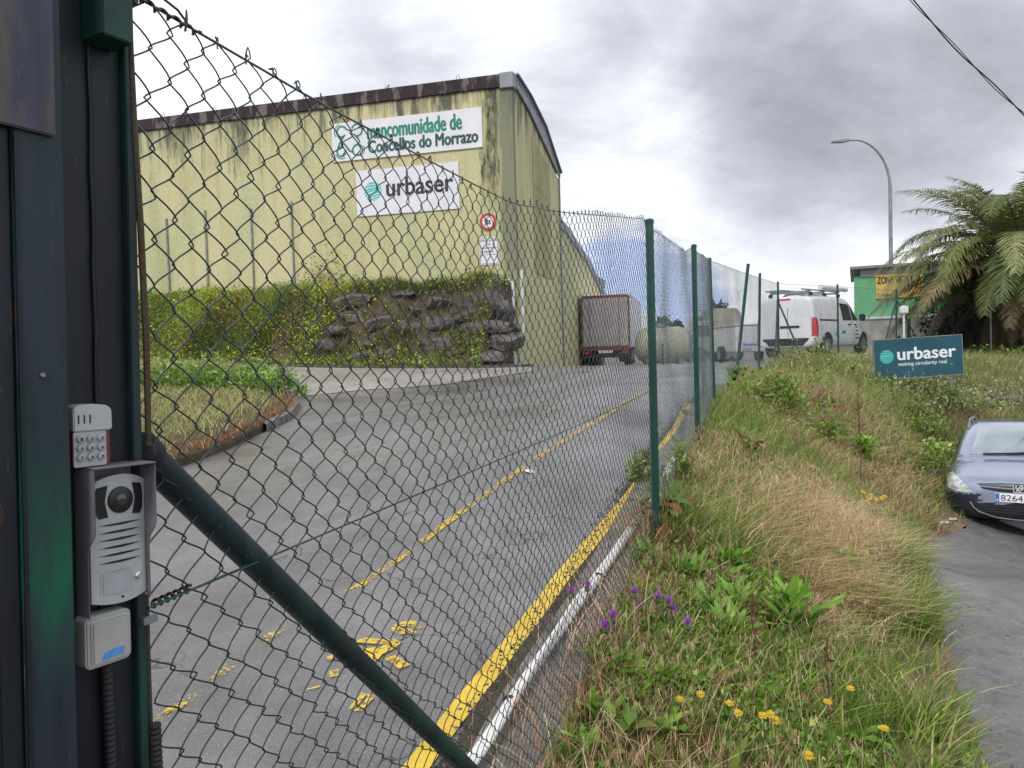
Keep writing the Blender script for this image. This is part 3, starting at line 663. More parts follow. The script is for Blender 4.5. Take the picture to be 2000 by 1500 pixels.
for (x0, x1, z0, z1) in ((.02, .70, .03, .045), (.02, .70, .945, .96), (.02, .035, .045, .945), (.685, .70, .045, .945), (.035, .685, .36, .372)): fr.bx(x0, x1, -.034, -.029, z0, z1)
fr.build('border', M['red'], s)
for i, (tx, w_) in enumerate((('CIRCULACION', .62), ('DE', .12), ('MAQUINARIA', .58), ('PESADA', .36))): text('lettering', tx, w_, .07, .36-w_/2, .84-i*.135, -.031, M['text_dark'], s, .02)
s = onbld('waste_pipe', -.75, 0, 'white drain pipe with an elbow at the building corner', 'pipe', y=-.62)
MB().tube([(0, 0, 2.62), (.62, 0, 2.62), (.72, 0, 2.52), (.74, 0, 2.3), (.74, 0, -.4)], .055, 12).build('pipe', M['white_pvc'], s, True)
MB().tube([(.95, .5, 3.0), (.95, .5, .4)], .05, 10).build('riser', M['white_pvc'], s, True)

# ------------------------------------------------------------------ planted bank in front of the facade (facade frame: u along, v in front)
axx = np.array([math.cos(BR), math.sin(BR)]); ayy = np.array([-math.sin(BR), math.cos(BR)]); BO2 = np.array(BO[:2])
kl = np.array([((k[:2]-BO2)@axx, (k[:2]-BO2)@ayy) for k in ker])
kl = kl[np.argsort(kl[:, 0])]
def kerbv(u): return np.interp(u, kl[:, 0], kl[:, 1])
def bank_pt(u, t):     # t 0 at kerb .. 1 at wall
    kv = kerbv(u)+.12; v = kv*(1-t)+(-.01)*t
    P = BO2[None]+u[:, None]*axx[None]+v[:, None]*ayy[None]
    zb = H0(P[:, 0], P[:, 1]); rock = np.clip((u+9.0)/1.5, 0, 1)
    s1 = np.clip(t/.75, 0, 1); prof = s1*s1*(3-2*s1)
    s2 = np.clip((t-.05)/.40, 0, 1); prof = prof*(1-rock)+s2*rock
    top = 2.55-.15*rock; z = zb*(1-prof)+top*prof
    z = z+(.10*np.sin(u*1.7+t*5)+.06*np.sin(u*4.1+t*9))*np.sin(np.clip(t, 0, 1)*math.pi)
    return np.stack([P[:, 0], P[:, 1], z], 1)
us = np.linspace(-24, -.12, 190); ts = np.linspace(0, 1, 26)
V = np.concatenate([bank_pt(us, np.full(190, t)) for t in ts]); 
V[:190, 2] += .02
side = np.concatenate([V, V[189::190]*[1, 1, 0]+[0, 0, -1.5]])   # right end skirt
ii = np.arange(190*26).reshape(26, 190); q = np.stack([ii[:-1, :-1], ii[:-1, 1:], ii[1:, 1:], ii[1:, :-1]], -1).reshape(-1, 4)
sk = np.array([[ii[i, 189], 190*26+i, 190*26+i+1, ii[i+1, 189]] for i in range(25)])
tag(mesh_np('hill', side, np.concatenate([q, sk]), M['soil'], smooth=True), 'earth bank rising from the apron to the factory wall', kind='structure')
# kerb of the bank
kb = MB(); K_ = smooth_pts(ker, 60)
prev = None
for i in range(60):
    x, y, _ = K_[i]; z = h0(x, y); d = ayy*.14
    cur = [(x, y, z-.05), (x, y, z+.11), (x+d[0], y+d[1], z+.11), (x+d[0], y+d[1], z-.05)]
    if prev: kb.add(prev+cur, [(0, 4, 5, 1), (1, 5, 6, 2), (2, 6, 7, 3)])
    prev = cur
tag(kb.build('kerb', M['kerb_dark']), 'long low damp kerb at the foot of the flowery bank', 'kerb')

def rock_mesh(name, sx, sy, sz, seed):
    r2 = random.Random(seed); bm = bmesh.new(); bmesh.ops.create_icosphere(bm, subdivisions=3, radius=1)
    ax = [Vector((r2.gauss(0,1), r2.gauss(0,1), r2.gauss(0,1))).normalized() for _ in range(9)]; dd = [r2.uniform(.30, .75) for _ in ax]
    for v in bm.verts:
        for a, d in zip(ax, dd):
            k = v.co.dot(a)-d
            if k > 0: v.co -= a*k*.95
        v.co += v.co.normalized()*(.03*math.sin(v.co.x*9+seed)+.03*math.sin(v.co.z*11+v.co.y*7))
        v.co = Vector((v.co.x*sx, v.co.y*sy, v.co.z*sz))
    me = bpy.data.meshes.new(name); bm.to_mesh(me); bm.free(); me.materials.append(M['rock']); return me
RK = [(690,595,70,34,'lichen-grey flat boulder highest of the pile left of centre'),(650,645,48,36,'dark purple-brown block boulder at the left end of the rock pile'),(692,625,76,28,'pale grey flat boulder jutting over a dark hollow'),(742,638,58,32,'brown sloping boulder right of the dark hollow'),(640,683,42,34,'rounded greenish grey boulder low at the left of the pile'),(690,700,60,24,'low brown boulder almost hidden in weeds by the kerb'),
 (806,640,40,44,'upright reddish brown boulder in the middle of the pile'),(845,600,62,36,'brown boulder under the top weeds in the middle'),(868,628,66,34,'wide grey boulder with a dark gap below, centre of pile'),(850,678,66,36,'large reddish boulder low in the middle of the pile'),(812,608,34,26,'small pinkish boulder beneath yellow flowers'),
 (945,592,70,42,'dark brown boulder near the top beside the white pipe'),(990,610,48,44,'dark grey boulder against the white pipe, upper'),(925,650,54,34,'light grey angular boulder right of the centre'),(965,640,56,36,'mid grey boulder left of the white pipe'),(985,668,60,46,'nearly black boulder against the white pipe, lower'),(940,700,64,30,'low brown boulder at the right end by the kerb'),(905,620,40,30,'small dark boulder wedged above the centre gap'),(760,690,50,24,'low mossy boulder in the weeds right of the yellow clump'),(790,575,40,22,'small half buried boulder at the bank top'),(900,690,40,26,'small rust coloured boulder low right of centre'),(1000,640,30,30,'little dark stone beside the pipe at mid height'),(720,672,34,22,'small brown stone behind the low yellow flowers')]
for i, (px, py, w_, h_, lab) in enumerate(RK):
    # place on the bank surface
    d = ray(px, py); best = None
    for t in np.linspace(22, 29, 240):
        P = d*t; rel = P[:2]-BO2; u_, v_ = rel@axx, rel@ayy
        if v_ > -.05: break
        tt = 1-(v_)/(kerbv(u_)+.12)
        if tt < 0: continue
        if bank_pt(np.array([u_]), float(np.clip(tt, 0, 1)))[0, 2] > P[2]: best = P; break
    if best is None: best = d*25.6
    sc_ = best[1]/F
    o = bpy.data.objects.new('boulder', rock_mesh('boulder', w_*.80*sc_, .55, h_*.66*sc_, i)); COL.objects.link(o)
    o.location = best+np.array([0, .12, 0]); o.rotation_euler = (0, random.uniform(-.2, .2), BR+random.uniform(-.25, .25))
    tag(o, lab, 'boulder', 'boulders built into the bank')

# ------------------------------------------------------------------ vegetation builders
def blades(P, h, w, lean, cols, segs=3, seed=0, curl=1.0, tipw=.1):
    """grass blades: P (n,3) base, h (n), w (n), lean (n,2) horizontal lean as fraction of height"""
    n = len(P); r2 = np.random.default_rng(seed); ang = r2.uniform(0, math.pi*2, n); t = np.linspace(0, 1, segs+1)
    side = np.stack([np.cos(ang), np.sin(ang), np.zeros(n)], 1)
    L = np.concatenate([lean, np.zeros((n, 1))], 1)
    V = np.empty((n, segs+1, 2, 3))
    for k, tk in enumerate(t):
        c = P+L*(h*tk**(1+curl))[:, None]; c[:, 2] += h*(tk-.45*np.clip(np.linalg.norm(lean, axis=1), 0, 1.6)*tk**2.2*.6)
        ww = (w*(1-tk)**.7*(.9)+w*tipw)[:, None]/2
        V[:, k, 0] = c-side*ww; V[:, k, 1] = c+side*ww
    base = (np.arange(n)*(segs+1)*2)[:, None]
    q = np.concatenate([base+np.array([[2*k, 2*k+1, 2*k+3, 2*k+2]]) for k in range(segs)], 1).reshape(-1, 4)
    C = np.repeat(cols, (segs+1)*2, axis=0).reshape(n, segs+1, 2, 3).copy()
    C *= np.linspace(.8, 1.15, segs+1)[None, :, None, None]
    return V.reshape(-1, 3), q, C.reshape(-1, 3)
def leaves(P, size, cols, seed=0, up=.5, aspect=.5):
    """small leaf quads with a fold"""
    n = len(P); r2 = np.random.default_rng(seed); d = r2.normal(size=(n, 3)); d[:, 2] += up; d /= np.linalg.norm(d, axis=1)[:, None]
    s_ = np.cross(d, r2.normal(size=(n, 3))); s_ /= np.linalg.norm(s_, axis=1)[:, None]; nn = np.cross(d, s_)
    L = size[:, None]; Wd = L*aspect
    V = np.stack([P, P+d*L*.5+s_*Wd*.5+nn*L*.08, P+d*L, P+d*L*.5-s_*Wd*.5+nn*L*.08], 1)
    q = (np.arange(n)*4)[:, None]+np.array([[0, 1, 2, 3]]); return V.reshape(-1, 3), q, np.repeat(cols, 4, axis=0)
def join(parts):
    V, Q, C = [], [], []; o = 0
    for v, q, c in parts: V.append(v); Q.append(q+o); C.append(c); o += len(v)
    return np.concatenate(V), np.concatenate(Q), np.concatenate(C)
def pick(pal, n, r2, jit=.25, w=None):
    pal = np.array(pal, float); k = r2.choice(len(pal), n, p=w); return np.clip(pal[k]*1.2*(1+r2.normal(0, jit, (n, 1))), .004, .9)
def vnoise(x, y, s, seed=0):
    r2 = np.random.default_rng(seed); out = 0
    for k in range(6):
        a = r2.uniform(0, 6.28); f_ = s*r2.uniform(.6, 1.7); out = out+np.sin((x*math.cos(a)+y*math.sin(a))*f_+r2.uniform(0, 6.28))
    return out/2.4
GREEN = (.10, .20, .03); LIME = (.24, .36, .06); STRAW = (.68, .56, .34); PINK = (.62, .38, .26); OLIVE = (.25, .25, .075); BROWN = (.19, .10, .055); PALEG = (.36, .40, .16); MAUVE = (.42, .32, .33)

# bank vegetation
r2 = np.random.default_rng(3)
n = 62000; u_ = r2.uniform(-22, -.15, n); t_ = r2.uniform(0, 1, n)
rockz = (u_ > -8.6)
def bank_pts(u, t):
    kv = kerbv(u)+.12; v = kv*(1-t)+(-.01)*t; P = BO2[None]+u[:, None]*axx[None]+v[:, None]*ayy[None]
    zb = H0(P[:, 0], P[:, 1]); rock = np.clip((u+9.0)/1.5, 0, 1); s1 = np.clip(t/.75, 0, 1); prof = s1*s1*(3-2*s1); s2 = np.clip((t-.05)/.40, 0, 1)
    prof = prof*(1-rock)+s2*rock; z = zb*(1-prof)+(2.55-.15*rock)*prof
    z = z+(.10*np.sin(u*1.7+t*5)+.06*np.sin(u*4.1+t*9))*np.sin(np.clip(t, 0, 1)*math.pi)
    return np.stack([P[:, 0], P[:, 1], z], 1)
keep = ~(rockz & (t_ > .07) & (t_ < .42) & (vnoise(u_, t_*6, 1.4, 5) < .02)); u_, t_ = u_[keep], t_[keep]; n = len(u_)
BP = bank_pts(u_, t_); nz_ = vnoise(u_, t_*4, 1.1, 11); nz2 = vnoise(u_, t_*5, 2.3, 17)
hgt = (.12+.14*np.clip(nz_+.4, 0, 2)+.10*(t_ > .7))*r2.uniform(.6, 1.4, n)
BPj = BP+r2.normal(0, .05, (n, 3)); BPj[:, 2] += hgt*r2.uniform(0, 1, n)*np.where(t_ > .8, r2.uniform(.5, 2.3, n)*np.clip(.6+.6*vnoise(u_, t_*0, 3.3, 77), .2, 2), 1); BPj[:, :2] -= ayy*(np.where((u_ > -8.6) & (t_ < .45), .28, .05)*r2.random(n))[:, None]
cols = pick([(.14, .28, .04), LIME, (.34, .38, .09), GREEN], n, r2, .35)
brn = (nz2 > .35) | ((u_ > -8.6) & (nz2 > -.1))
dk = nz_ < -.25; cols[dk] *= np.array([.50, .58, .6]); lt = vnoise(u_, t_*5, 1.7, 97) > .45; cols[lt] = cols[lt]*np.array([1.5, 1.25, 1.0])
mk = brn & (r2.random(n) < np.where(u_ > -8.6, .5, .4)); cols[mk] = pick([BROWN, (.28, .13, .06), OLIVE, (.36, .22, .10)], int(mk.sum()), r2, .3)
pa = leaves(BPj, r2.uniform(.06, .15, n), cols, 1)
nb = 60000; ub, tb = r2.uniform(-22, -.15, nb), r2.uniform(.0, 1, nb); kk = ~((ub > -8.6) & (tb > .06) & (tb < .42) & (vnoise(ub, tb*6, 2.2, 9) < .15)); ub, tb = ub[kk], tb[kk]; nb = len(ub)
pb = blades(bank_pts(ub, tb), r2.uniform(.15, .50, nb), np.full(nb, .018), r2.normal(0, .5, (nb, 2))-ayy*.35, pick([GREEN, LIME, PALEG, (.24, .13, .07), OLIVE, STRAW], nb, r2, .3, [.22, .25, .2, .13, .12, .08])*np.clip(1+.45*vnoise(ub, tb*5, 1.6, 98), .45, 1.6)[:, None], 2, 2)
nf = 5200; uf, tf = r2.uniform(-20, -.3, nf), r2.uniform(.02, .99, nf)
pf_keep = vnoise(uf, tf*5, 1.3, 23) > -.15; uf, tf = uf[pf_keep], tf[pf_keep]; nf = len(uf)
fp = bank_pts(uf, tf); fp[:, 2] += r2.uniform(.15, .32, nf); fp[:, :2] -= ayy*.08
pc = leaves(fp, r2.uniform(.04, .08, nf), pick([(.80, .62, .05), (.85, .68, .10), (.75, .42, .04)], nf, r2, .1, [.6, .25, .15]), 4, .2, .9)
V, Q, C = join([pa, pb, pc]); tag(mesh_np('bank_vegetation', V, Q, M['leaf'], colors=C), 'green and russet weeds with tiny yellow flowers covering the bank', 'plants', kind='stuff')

# ------------------------------------------------------------------ grass island on the left
isl_px = [(60, 735), (180, 722), (270, 718), (400, 722), (470, 728), (545, 768), (583, 795), (562, 822), (470, 868), (350, 915), (240, 960), (120, 1010), (0, 1040)]
isl = np.array([gp(*p) for p in isl_px])
from mathutils.geometry import tessellate_polygon
cen = isl[:, :2].mean(0)
def inside(P, poly):
    x, y = P[:, 0], P[:, 1]; c_ = np.zeros(len(P), bool); j = len(poly)-1
    for i in range(len(poly)):
        xi, yi = poly[i][:2]; xj, yj = poly[j][:2]
        c_ ^= ((yi > y) != (yj > y)) & (x < (xj-xi)*(y-yi)/(yj-yi+1e-12)+xi); j = i
    return c_
def resamp2(P, step, closed=True):
    P = np.array(P)[:, :2]; P = np.vstack([P, P[:1]]) if closed else P
    s_ = np.concatenate([[0], np.cumsum(np.linalg.norm(np.diff(P, axis=0), axis=1))]); k = max(4, int(s_[-1]/step)); uu = np.linspace(0, s_[-1], k, endpoint=not closed)
    return np.stack([np.interp(uu, s_, P[:, 0]), np.interp(uu, s_, P[:, 1])], 1)
ring = resamp2(isl, .25); nr = len(ring)
rings = []
for k, (f_, dz) in enumerate(((1.0, -.02), (1.0, .10), (.985, .13), (.93, .17), (.8, .20), (.55, .22), (.28, .23), (.05, .23))):
    p_ = cen+(ring-cen)*f_; rings.append(np.concatenate([p_, (H0(p_[:, 0], p_[:, 1])+dz)[:, None]], 1))
V = np.concatenate(rings); Q = []
for k in range(len(rings)-1):
    for i in range(nr): j = (i+1) % nr; Q.append((k*nr+i, k*nr+j, (k+1)*nr+j, (k+1)*nr+i))
tag(mesh_np('grass_island', V, Q, M['soil'], smooth=True), 'raised soil island between the two road arms', kind='structure')
# kerb stones round its tip
tip = smooth_pts([gp(*p) for p in ((500, 738), (545, 766), (585, 795), (566, 822), (520, 846))], 22); kb = MB(); prev = None
for i in range(22):
    x, y, _ = tip[i]; d = (np.array([x, y])-cen); d /= np.linalg.norm(d); z = h0(x, y)
    cur = [(x+d[0]*.03, y+d[1]*.03, z-.03), (x+d[0]*.02, y+d[1]*.02, z+.13), (x-d[0]*.13, y-d[1]*.13, z+.15), (x-d[0]*.13, y-d[1]*.13, z-.03)]
    if prev: kb.add(prev+cur, [(0, 4, 5, 1), (1, 5, 6, 2), (2, 6, 7, 3)])
    prev = cur
tag(kb.build('kerb', M['kerb']), 'curved kerb stones round the tip of the grass island', 'kerb')
n = 60000; P = np.stack([r2.uniform(isl[:, 0].min(), isl[:, 0].max(), n), r2.uniform(isl[:, 1].min(), isl[:, 1].max(), n)], 1); P = P[inside(P, isl)]; n = len(P)
def edge_dist(P, poly):
    d = np.full(len(P), 1e9)
    for i in range(len(poly)):
        a, b_ = np.array(poly[i][:2]), np.array(poly[(i+1) % len(poly)][:2]); ab = b_-a; t = np.clip(((P-a)@ab)/(ab@ab), 0, 1); d = np.minimum(d, np.linalg.norm(P-(a+t[:, None]*ab), axis=1))
    return d
ed = edge_dist(P, isl); nearside = (P[:, 1] < cen[1]+.1*(P[:, 0]-cen[0]))
BPp = np.concatenate([P, (H0(P[:, 0], P[:, 1])+.12)[:, None]], 1)
cols = pick([(.42, .38, .14), PALEG, (.24, .32, .08), (.46, .37, .17)], n, r2, .25)
rim = (ed < .75*np.clip(r2.normal(.8, .35, n), .1, 2)) & (P[:, 1] < cen[1]+2.5); cols[rim] = pick([(.30, .12, .045), (.20, .08, .035), (.38, .21, .09)], int(rim.sum()), r2, .25)
hh = np.where(rim, .10, .20)*r2.uniform(.6, 1.5, n)
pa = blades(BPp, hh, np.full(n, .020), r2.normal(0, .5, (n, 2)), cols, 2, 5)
V, Q, C = join([pa]); tag(mesh_np('island_grass', V, Q, M['leaf'], colors=C), 'short yellowing grass with a rusty brown rim on the island', 'grass', kind='stuff')

# ------------------------------------------------------------------ chain link fences
def poly_len(P):
    P = np.array(P); s_ = np.concatenate([[0], np.cumsum(np.linalg.norm(np.diff(P, axis=0), axis=1))]); return P, s_
def fence_panel(name, S, s0, s1, topf, botf, parent, segs, sides, r, matl, pitch=.032, rows=64, seed=0, jit=.0022, bulge=.03, origin=(0,0,0), ends=True):
    """S(s)-> xy, tangent; one zigzag wire per half pitch"""
    r3 = np.random.default_rng(seed); sc = np.arange(s0+pitch/2, s1, pitch); nw = len(sc); A = pitch/2*1.24
    k = rows*segs; t = np.linspace(0, rows, k+1)
    fr = t-np.floor(t); par = (np.floor(t).astype(int)) % 2
    tri = np.where(par == 0, 1-2*fr, -1+2*fr)
    zig = .65*tri+.35*np.sin(tri*math.pi/2)
    nrm = np.where(par == 0, 1, -1)*np.sin(fr*math.pi)*.0032
    sgn = np.where(np.arange(nw) % 2 == 0, 1, -1)
    s = sc[:, None]+A*zig[None]*sgn[:, None]; tt = np.repeat(t[None], nw, 0)
    top = topf(sc)[:, None]; bot = botf(sc)[:, None]; z = top-(top-bot)*tt/rows
    def wn(a, b, sd):
        q = np.random.default_rng(sd); o_ = 0
        for i in range(5): o_ = o_+np.sin(a*q.uniform(.5, 9)+b*q.uniform(-7, 7)+q.uniform(0, 6.28))
        return o_/3
    s = s+.010*wn(s, z, 3)+.004*wn(s*3.3, z*3.1, 6); z = z+.008*wn(s, z, 4)+.004*wn(s*3.1, z*3.7, 7)
    kj = r3.normal(0, jit, (nw, rows+1)); kj2 = r3.normal(0, jit, (nw, rows+1)); ri = np.arange(rows+1)
    odd = r3.random((nw, rows+1)) < .012; kj = np.where(odd, kj*4, kj); kj2 = np.where(odd, kj2*3.5, kj2)
    for i in range(nw): s[i] += np.interp(t, ri, kj[i]); z[i] += np.interp(t, ri, kj2[i])
    nn = nrm[None]*sgn[:, None]+bulge*wn(s*.4, z*.6, 5)*np.sin(np.clip((s-s0)/(s1-s0), 0, 1)*math.pi)
    x, y, tx, ty = S(s.ravel()); x = x.reshape(s.shape)+(-ty.reshape(s.shape))*nn; y = y.reshape(s.shape)+tx.reshape(s.shape)*nn
    P = np.stack([x, y, z], -1)-np.array(origin)
    if ends:     # bent-over loops at the top
        ex = []
        for i in range(nw):
            if i % 2 == 0:
                tgt = P[min(i+1, nw-1), 0]; a = P[i, 0]; mid = (a+tgt)/2; h_ = r3.uniform(.006, .016)
                q = [tgt+[0, 0, -.008], tgt*.7+mid*.3+[0, 0, h_*.6], mid+[0, 0, h_], a*.7+mid*.3+[0, 0, h_*.6]]
            else: q = [P[i, 0]+[r3.normal(0, .003), 0, .002], P[i, 0]+[r3.normal(0, .003), .001, .004], P[i, 0]+[0, r3.normal(0, .004), .006], P[i, 0]+[0, 0, .004]]
            ex.append(q)
        P = np.concatenate([np.array(ex), P], 1)
    nk = P.shape[1]
    T = np.gradient(P, axis=1); T /= np.linalg.norm(T, axis=2, keepdims=True)+1e-9
    N0 = np.stack([-ty.reshape(s.shape)[:, :1].repeat(nk, 1), tx.reshape(s.shape)[:, :1].repeat(nk, 1), np.zeros((nw, nk))], -1)
    N0 = N0-T*np.sum(N0*T, 2, keepdims=True); N0 /= np.linalg.norm(N0, axis=2, keepdims=True)+1e-9
    B0 = np.cross(T, N0); an = np.arange(sides)*2*math.pi/sides
    V = P[:, :, None]+r*(N0[:, :, None]*np.cos(an)[None, None, :, None]+B0[:, :, None]*np.sin(an)[None, None, :, None])
    a_ = np.arange(nw*nk*sides).reshape(nw, nk, sides); b_ = np.roll(a_, -1, axis=2)
    Q = np.stack([a_[:, :-1], b_[:, :-1], b_[:, 1:], a_[:, 1:]], -1).reshape(-1, 4)
    return mesh_np(name, V.reshape(-1, 3), Q, matl, parent, smooth=True)
PA, SA = poly_len(POST); PB, SB = poly_len(POST2)
def mkS(P, s_):
    def S(s):
        s = np.asarray(s); x = np.interp(s, s_, P[:, 0]); y = np.interp(s, s_, P[:, 1]); k = np.clip(np.searchsorted(s_, s)-1, 0, len(P)-2)
        d = np.diff(P, axis=0); d = d/np.linalg.norm(d, axis=1)[:, None]
        x = np.where(s < 0, P[0, 0]+s*d[0, 0], x); y = np.where(s < 0, P[0, 1]+s*d[0, 1], y)
        return x, y, d[k, 0], d[k, 1]
    return S
S1, S2 = mkS(PA, SA), mkS(PB, SB)
topA = lambda s: np.interp(s, [0, .42, 1.13, 1.43, 2.02, SA[1]-.05, SA[1]+.15, SA[2]-.6, SA[2], SA[3], SA[4], SA[5], SA[6]], [.44, .43, .435, .44, .51, .78, .76, .86, .955, 1.15, 1.30, 1.45, 1.56])
botA = lambda s: np.interp(s, [0, 1.4, SA[1], SA[2], SA[3], SA[4], SA[5], SA[6]], [-1.42, -1.27, -1.22, -1.03, -.84, -.66, -.56, -.48])
topB = lambda s: np.interp(s, SB, [1.56, 1.66, 1.62, 1.28, 1.25]); botB = lambda s: np.interp(s, SB, [-.48, -.42, -.45, -.5, -.6])
fe = empty('chain_link_fence', (POST[1][0], POST[1][1], -1.27)); tag(fe, 'green chain link fence along the road from the gate to the corner by the vans', 'fence')
FO = np.array([POST[1][0], POST[1][1], -1.27])
cfg = [(0.0, SA[1], 6, 6, .0012, 'wire'), (SA[1], SA[2], 3, 5, .0013, 'wire_sheen'), (SA[2], SA[3], 2, 4, .0013, 'wire_sheen'), (SA[3], SA[4], 2, 3, .0013, 'wire_sheen'), (SA[4], SA[5], 1, 3, .0013, 'wire_sheen'), (SA[5], SA[6], 1, 3, .0013, 'wire_sheen')]
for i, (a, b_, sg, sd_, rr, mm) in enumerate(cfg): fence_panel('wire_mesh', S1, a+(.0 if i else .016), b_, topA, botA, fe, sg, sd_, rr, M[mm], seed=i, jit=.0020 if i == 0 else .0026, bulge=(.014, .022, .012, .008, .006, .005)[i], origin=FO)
def wire_along(name, S, ss, zf, r, parent, m, n=6, O_=FO, off=.0):
    x, y, tx, ty = S(ss); z = zf(ss); return MB().tube([(x[i]-ty[i]*off-O_[0], y[i]+tx[i]*off-O_[1], z[i]-O_[2]) for i in range(len(ss))], r, n).build(name, m, parent, True)
sA = np.linspace(0, SA[6], 160)
wire_along('tension_wire', S1, sA, lambda s: topA(s)-.004, .0019, fe, M['wire'])
sM = np.linspace(0.0, SA[1], 40)
wire_along('tension_wire', S1, sM, lambda s: -.285+.035*(s/SA[1])-.01*np.sin(s/SA[1]*math.pi), .0017, fe, M['green_paint'], off=-.005)
wire_along('tension_wire', S1, sA, lambda s: botA(s)+.01, .0016, fe, M['wire'])
def spiral(a, b, turns, R_, r, parent, name, m):
    a, b = Vector(a), Vector(b); d = (b-a); L_ = d.length; d.normalize(); u_ = d.orthogonal().normalized(); v_ = d.cross(u_); k = int(turns*10)
    MB().tube([a+d*L_*i/k+(u_*math.cos(i*.628)+v_*math.sin(i*.628))*R_ for i in range(k+1)], r, 5).build(name, m, parent, True)
def fpt(s, z, off=0):
    x, y, tx, ty = S1(np.array([float(s)])); return (x[0]-ty[0]*off-FO[0], y[0]+tx[0]*off-FO[1], z-FO[2])
spiral(fpt(.03, .434), fpt(.14, .430), 5, .0042, .0019, fe, 'wire_twist', M['wire'])
spiral(fpt(.01, -.285), fpt(.075, -.284), 6, .0042, .0021, fe, 'wire_twist', M['black'])
MB().tube([fpt(.02, .445), fpt(.05, .455), fpt(.10, .447), fpt(.115, .438), fpt(.112, .425)], .0017, 6).build('wire_end', M['wire'], fe, True)
# tension bar threaded through the mesh at the gate post
MB().tube([tuple(at(*q_, .903)-FO) for q_ in ((252, 22), (262, 240), (275, 450), (286, 680), (290, 870))], [.0032, .0038, .0040, .0040, .0036], 8).build('tension_bar', M['rod'], fe, True)
MB().tube([tuple(at(*q_, .903)-FO) for q_ in ((284, 1160), (288, 1300), (296, 1520), (310, 2200))], .004, 8).build('tension_bar', M['rod'], fe, True)
# posts
def post(parent, O_, x, y, zt, zb, lean=(0, 0), r=.025, m=None):
    MB().tube([(x-O_[0]-lean[0]*.5, y-O_[1], zb-O_[2]), (x-O_[0]+lean[0]*.5, y-O_[1], zt-O_[2]-.005)], r, 20).build('post', m or M['green_paint'], parent, True)
    MB().tube([(x-O_[0]+lean[0]*.5, y-O_[1], zt-O_[2]-.02), (x-O_[0]+lean[0]*.5, y-O_[1], zt-O_[2]), (x-O_[0]+lean[0]*.5, y-O_[1], zt-O_[2]+.008)], [r+.003, r+.003, r*.7], 20).build('post_cap', m or M['green_paint'], parent, True)
for (x, y), zt, zb, ln in zip(POST[1:], (.775, .985, 1.18, 1.42, 1.53, 1.60), (-1.5, -1.3, -1.15, -1.0, -.9, -.9), (.0, 0, -.03, .30, .07, .02)):
    post(fe, FO, x+.028 if y < 8 else x, y, zt, zb, (ln, 0), .0245 if y < 8 else .027)
for dx in (-.22, .55): MB().tube([(POST[6][0]-FO[0], POST[6][1]-FO[1]+.02, 1.15+1.27), (POST[6][0]-FO[0]+dx, POST[6][1]-FO[1]-.35, -.55+1.27)], .022, 10).build('brace', M['green_paint'], fe, True)
for z_ in (.35, -.1): MB().tube([fpt(SA[1]-.03, z_, -.028), fpt(SA[1]+.03, z_+.002, -.03), fpt(SA[1]+.05, z_, 0)], .0015, 5).build('tie_wire', M['wire'], fe, True)
# second fence
FB = np.array([POST2[1][0], POST2[1][1], -.45])
f2 = empty('chain_link_fence', tuple(FB)); tag(f2, 'chain link fence across the verge in front of the white van and the palm', 'fence')
for i in range(4): fence_panel('wire_mesh', S2, SB[i], SB[i+1], topB, botB, f2, 1, 3, .0018, M['wire_sheen'] if i < 2 else M['wire'], seed=20+i, bulge=.02, origin=FB, pitch=.032 if i < 2 else .036, rows=56)
sB = np.linspace(0, SB[-1], 80)
wire_along('tension_wire', S2, sB, lambda s: topB(s)-.004, .003, f2, M['wire'], O_=FB)
for (x, y), zt, mm, ln in zip(POST2[1:], (1.70, 1.64, 1.33, 1.3), ('green_paint', 'green_paint', 'galv', 'galv'), (0, .03, 0, 0)):
    post(f2, FB, x, y, zt, -.9, (ln, 0), .027, M[mm])
px_, py_ = POST2[2]
for dx in (-.55, .75): MB().tube([(px_-FB[0], py_-FB[1]-.03, 1.35+.45), (px_-FB[0]+dx, py_-FB[1]-.2, -.35+.45)], .024, 10).build('brace', M['green_paint'], f2, True)

# big diagonal brace pipe
a_ = np.array(at(262, 868, .915)); b2_ = np.array(at(925, 1512, 1.86)); d_ = b2_-a_; b2_ = b2_+d_*.35; a_ += d_*.004
br = empty('gate_brace', tuple(a_)); tag(br, 'thick dark green diagonal brace pipe running from the gate post to the ground', 'brace')
MB().tube([Vector((0, 0, 0))+Vector(b2_-a_)*i/6 for i in range(7)], .0202, 32).build('pipe', M['brace'], br, True)
MB().tube([Vector((0, 0, 0)), Vector((b2_-a_)*.012)], .0235, 24).build('collar', M['gate'], br, True)

# ------------------------------------------------------------------ gate post (local frame: x along the face, -y toward the viewer)
GA = rad(59); GO = (-.44, .9, 0)
gt = empty('gate_post', GO, (0, .027, GA)); tag(gt, 'dark green steel gate post with welded plates at the left edge', 'gate post')
ZB, ZT = -1.62, .85
MB().bx(-.0925, .0015, .0, .07, ZB, ZT).build('post', M['gate'], gt, bevel=.002)
MB().bx(-.0085, .0025, -.011, -.0003, ZB, ZT).build('flange', M['gate_green'], gt, bevel=.0012)
wb = MB(); wb.tube([(-.045+.0008*math.sin(i*1.9), -.002, ZB+(ZT-ZB)*i/70) for i in range(71)], .0028, 6); wb.build('weld_seam', M['gate'], gt, True)
MB().bx(-.052, -.0165, -.042, -.001, .355, .62).build('latch_housing', M['gate_green'], gt, bevel=.0015)
MB().tube([(.0, -.008, .425), (.012, .0, .425)], .006, 6).build('bolt', M['rod'], gt)
sp_ = MB(); sp_.bx(-.142, -.0930, -.034, .05, ZB, ZT); sp_.build('side_plate', M['gate_strip'], gt, bevel=.002)
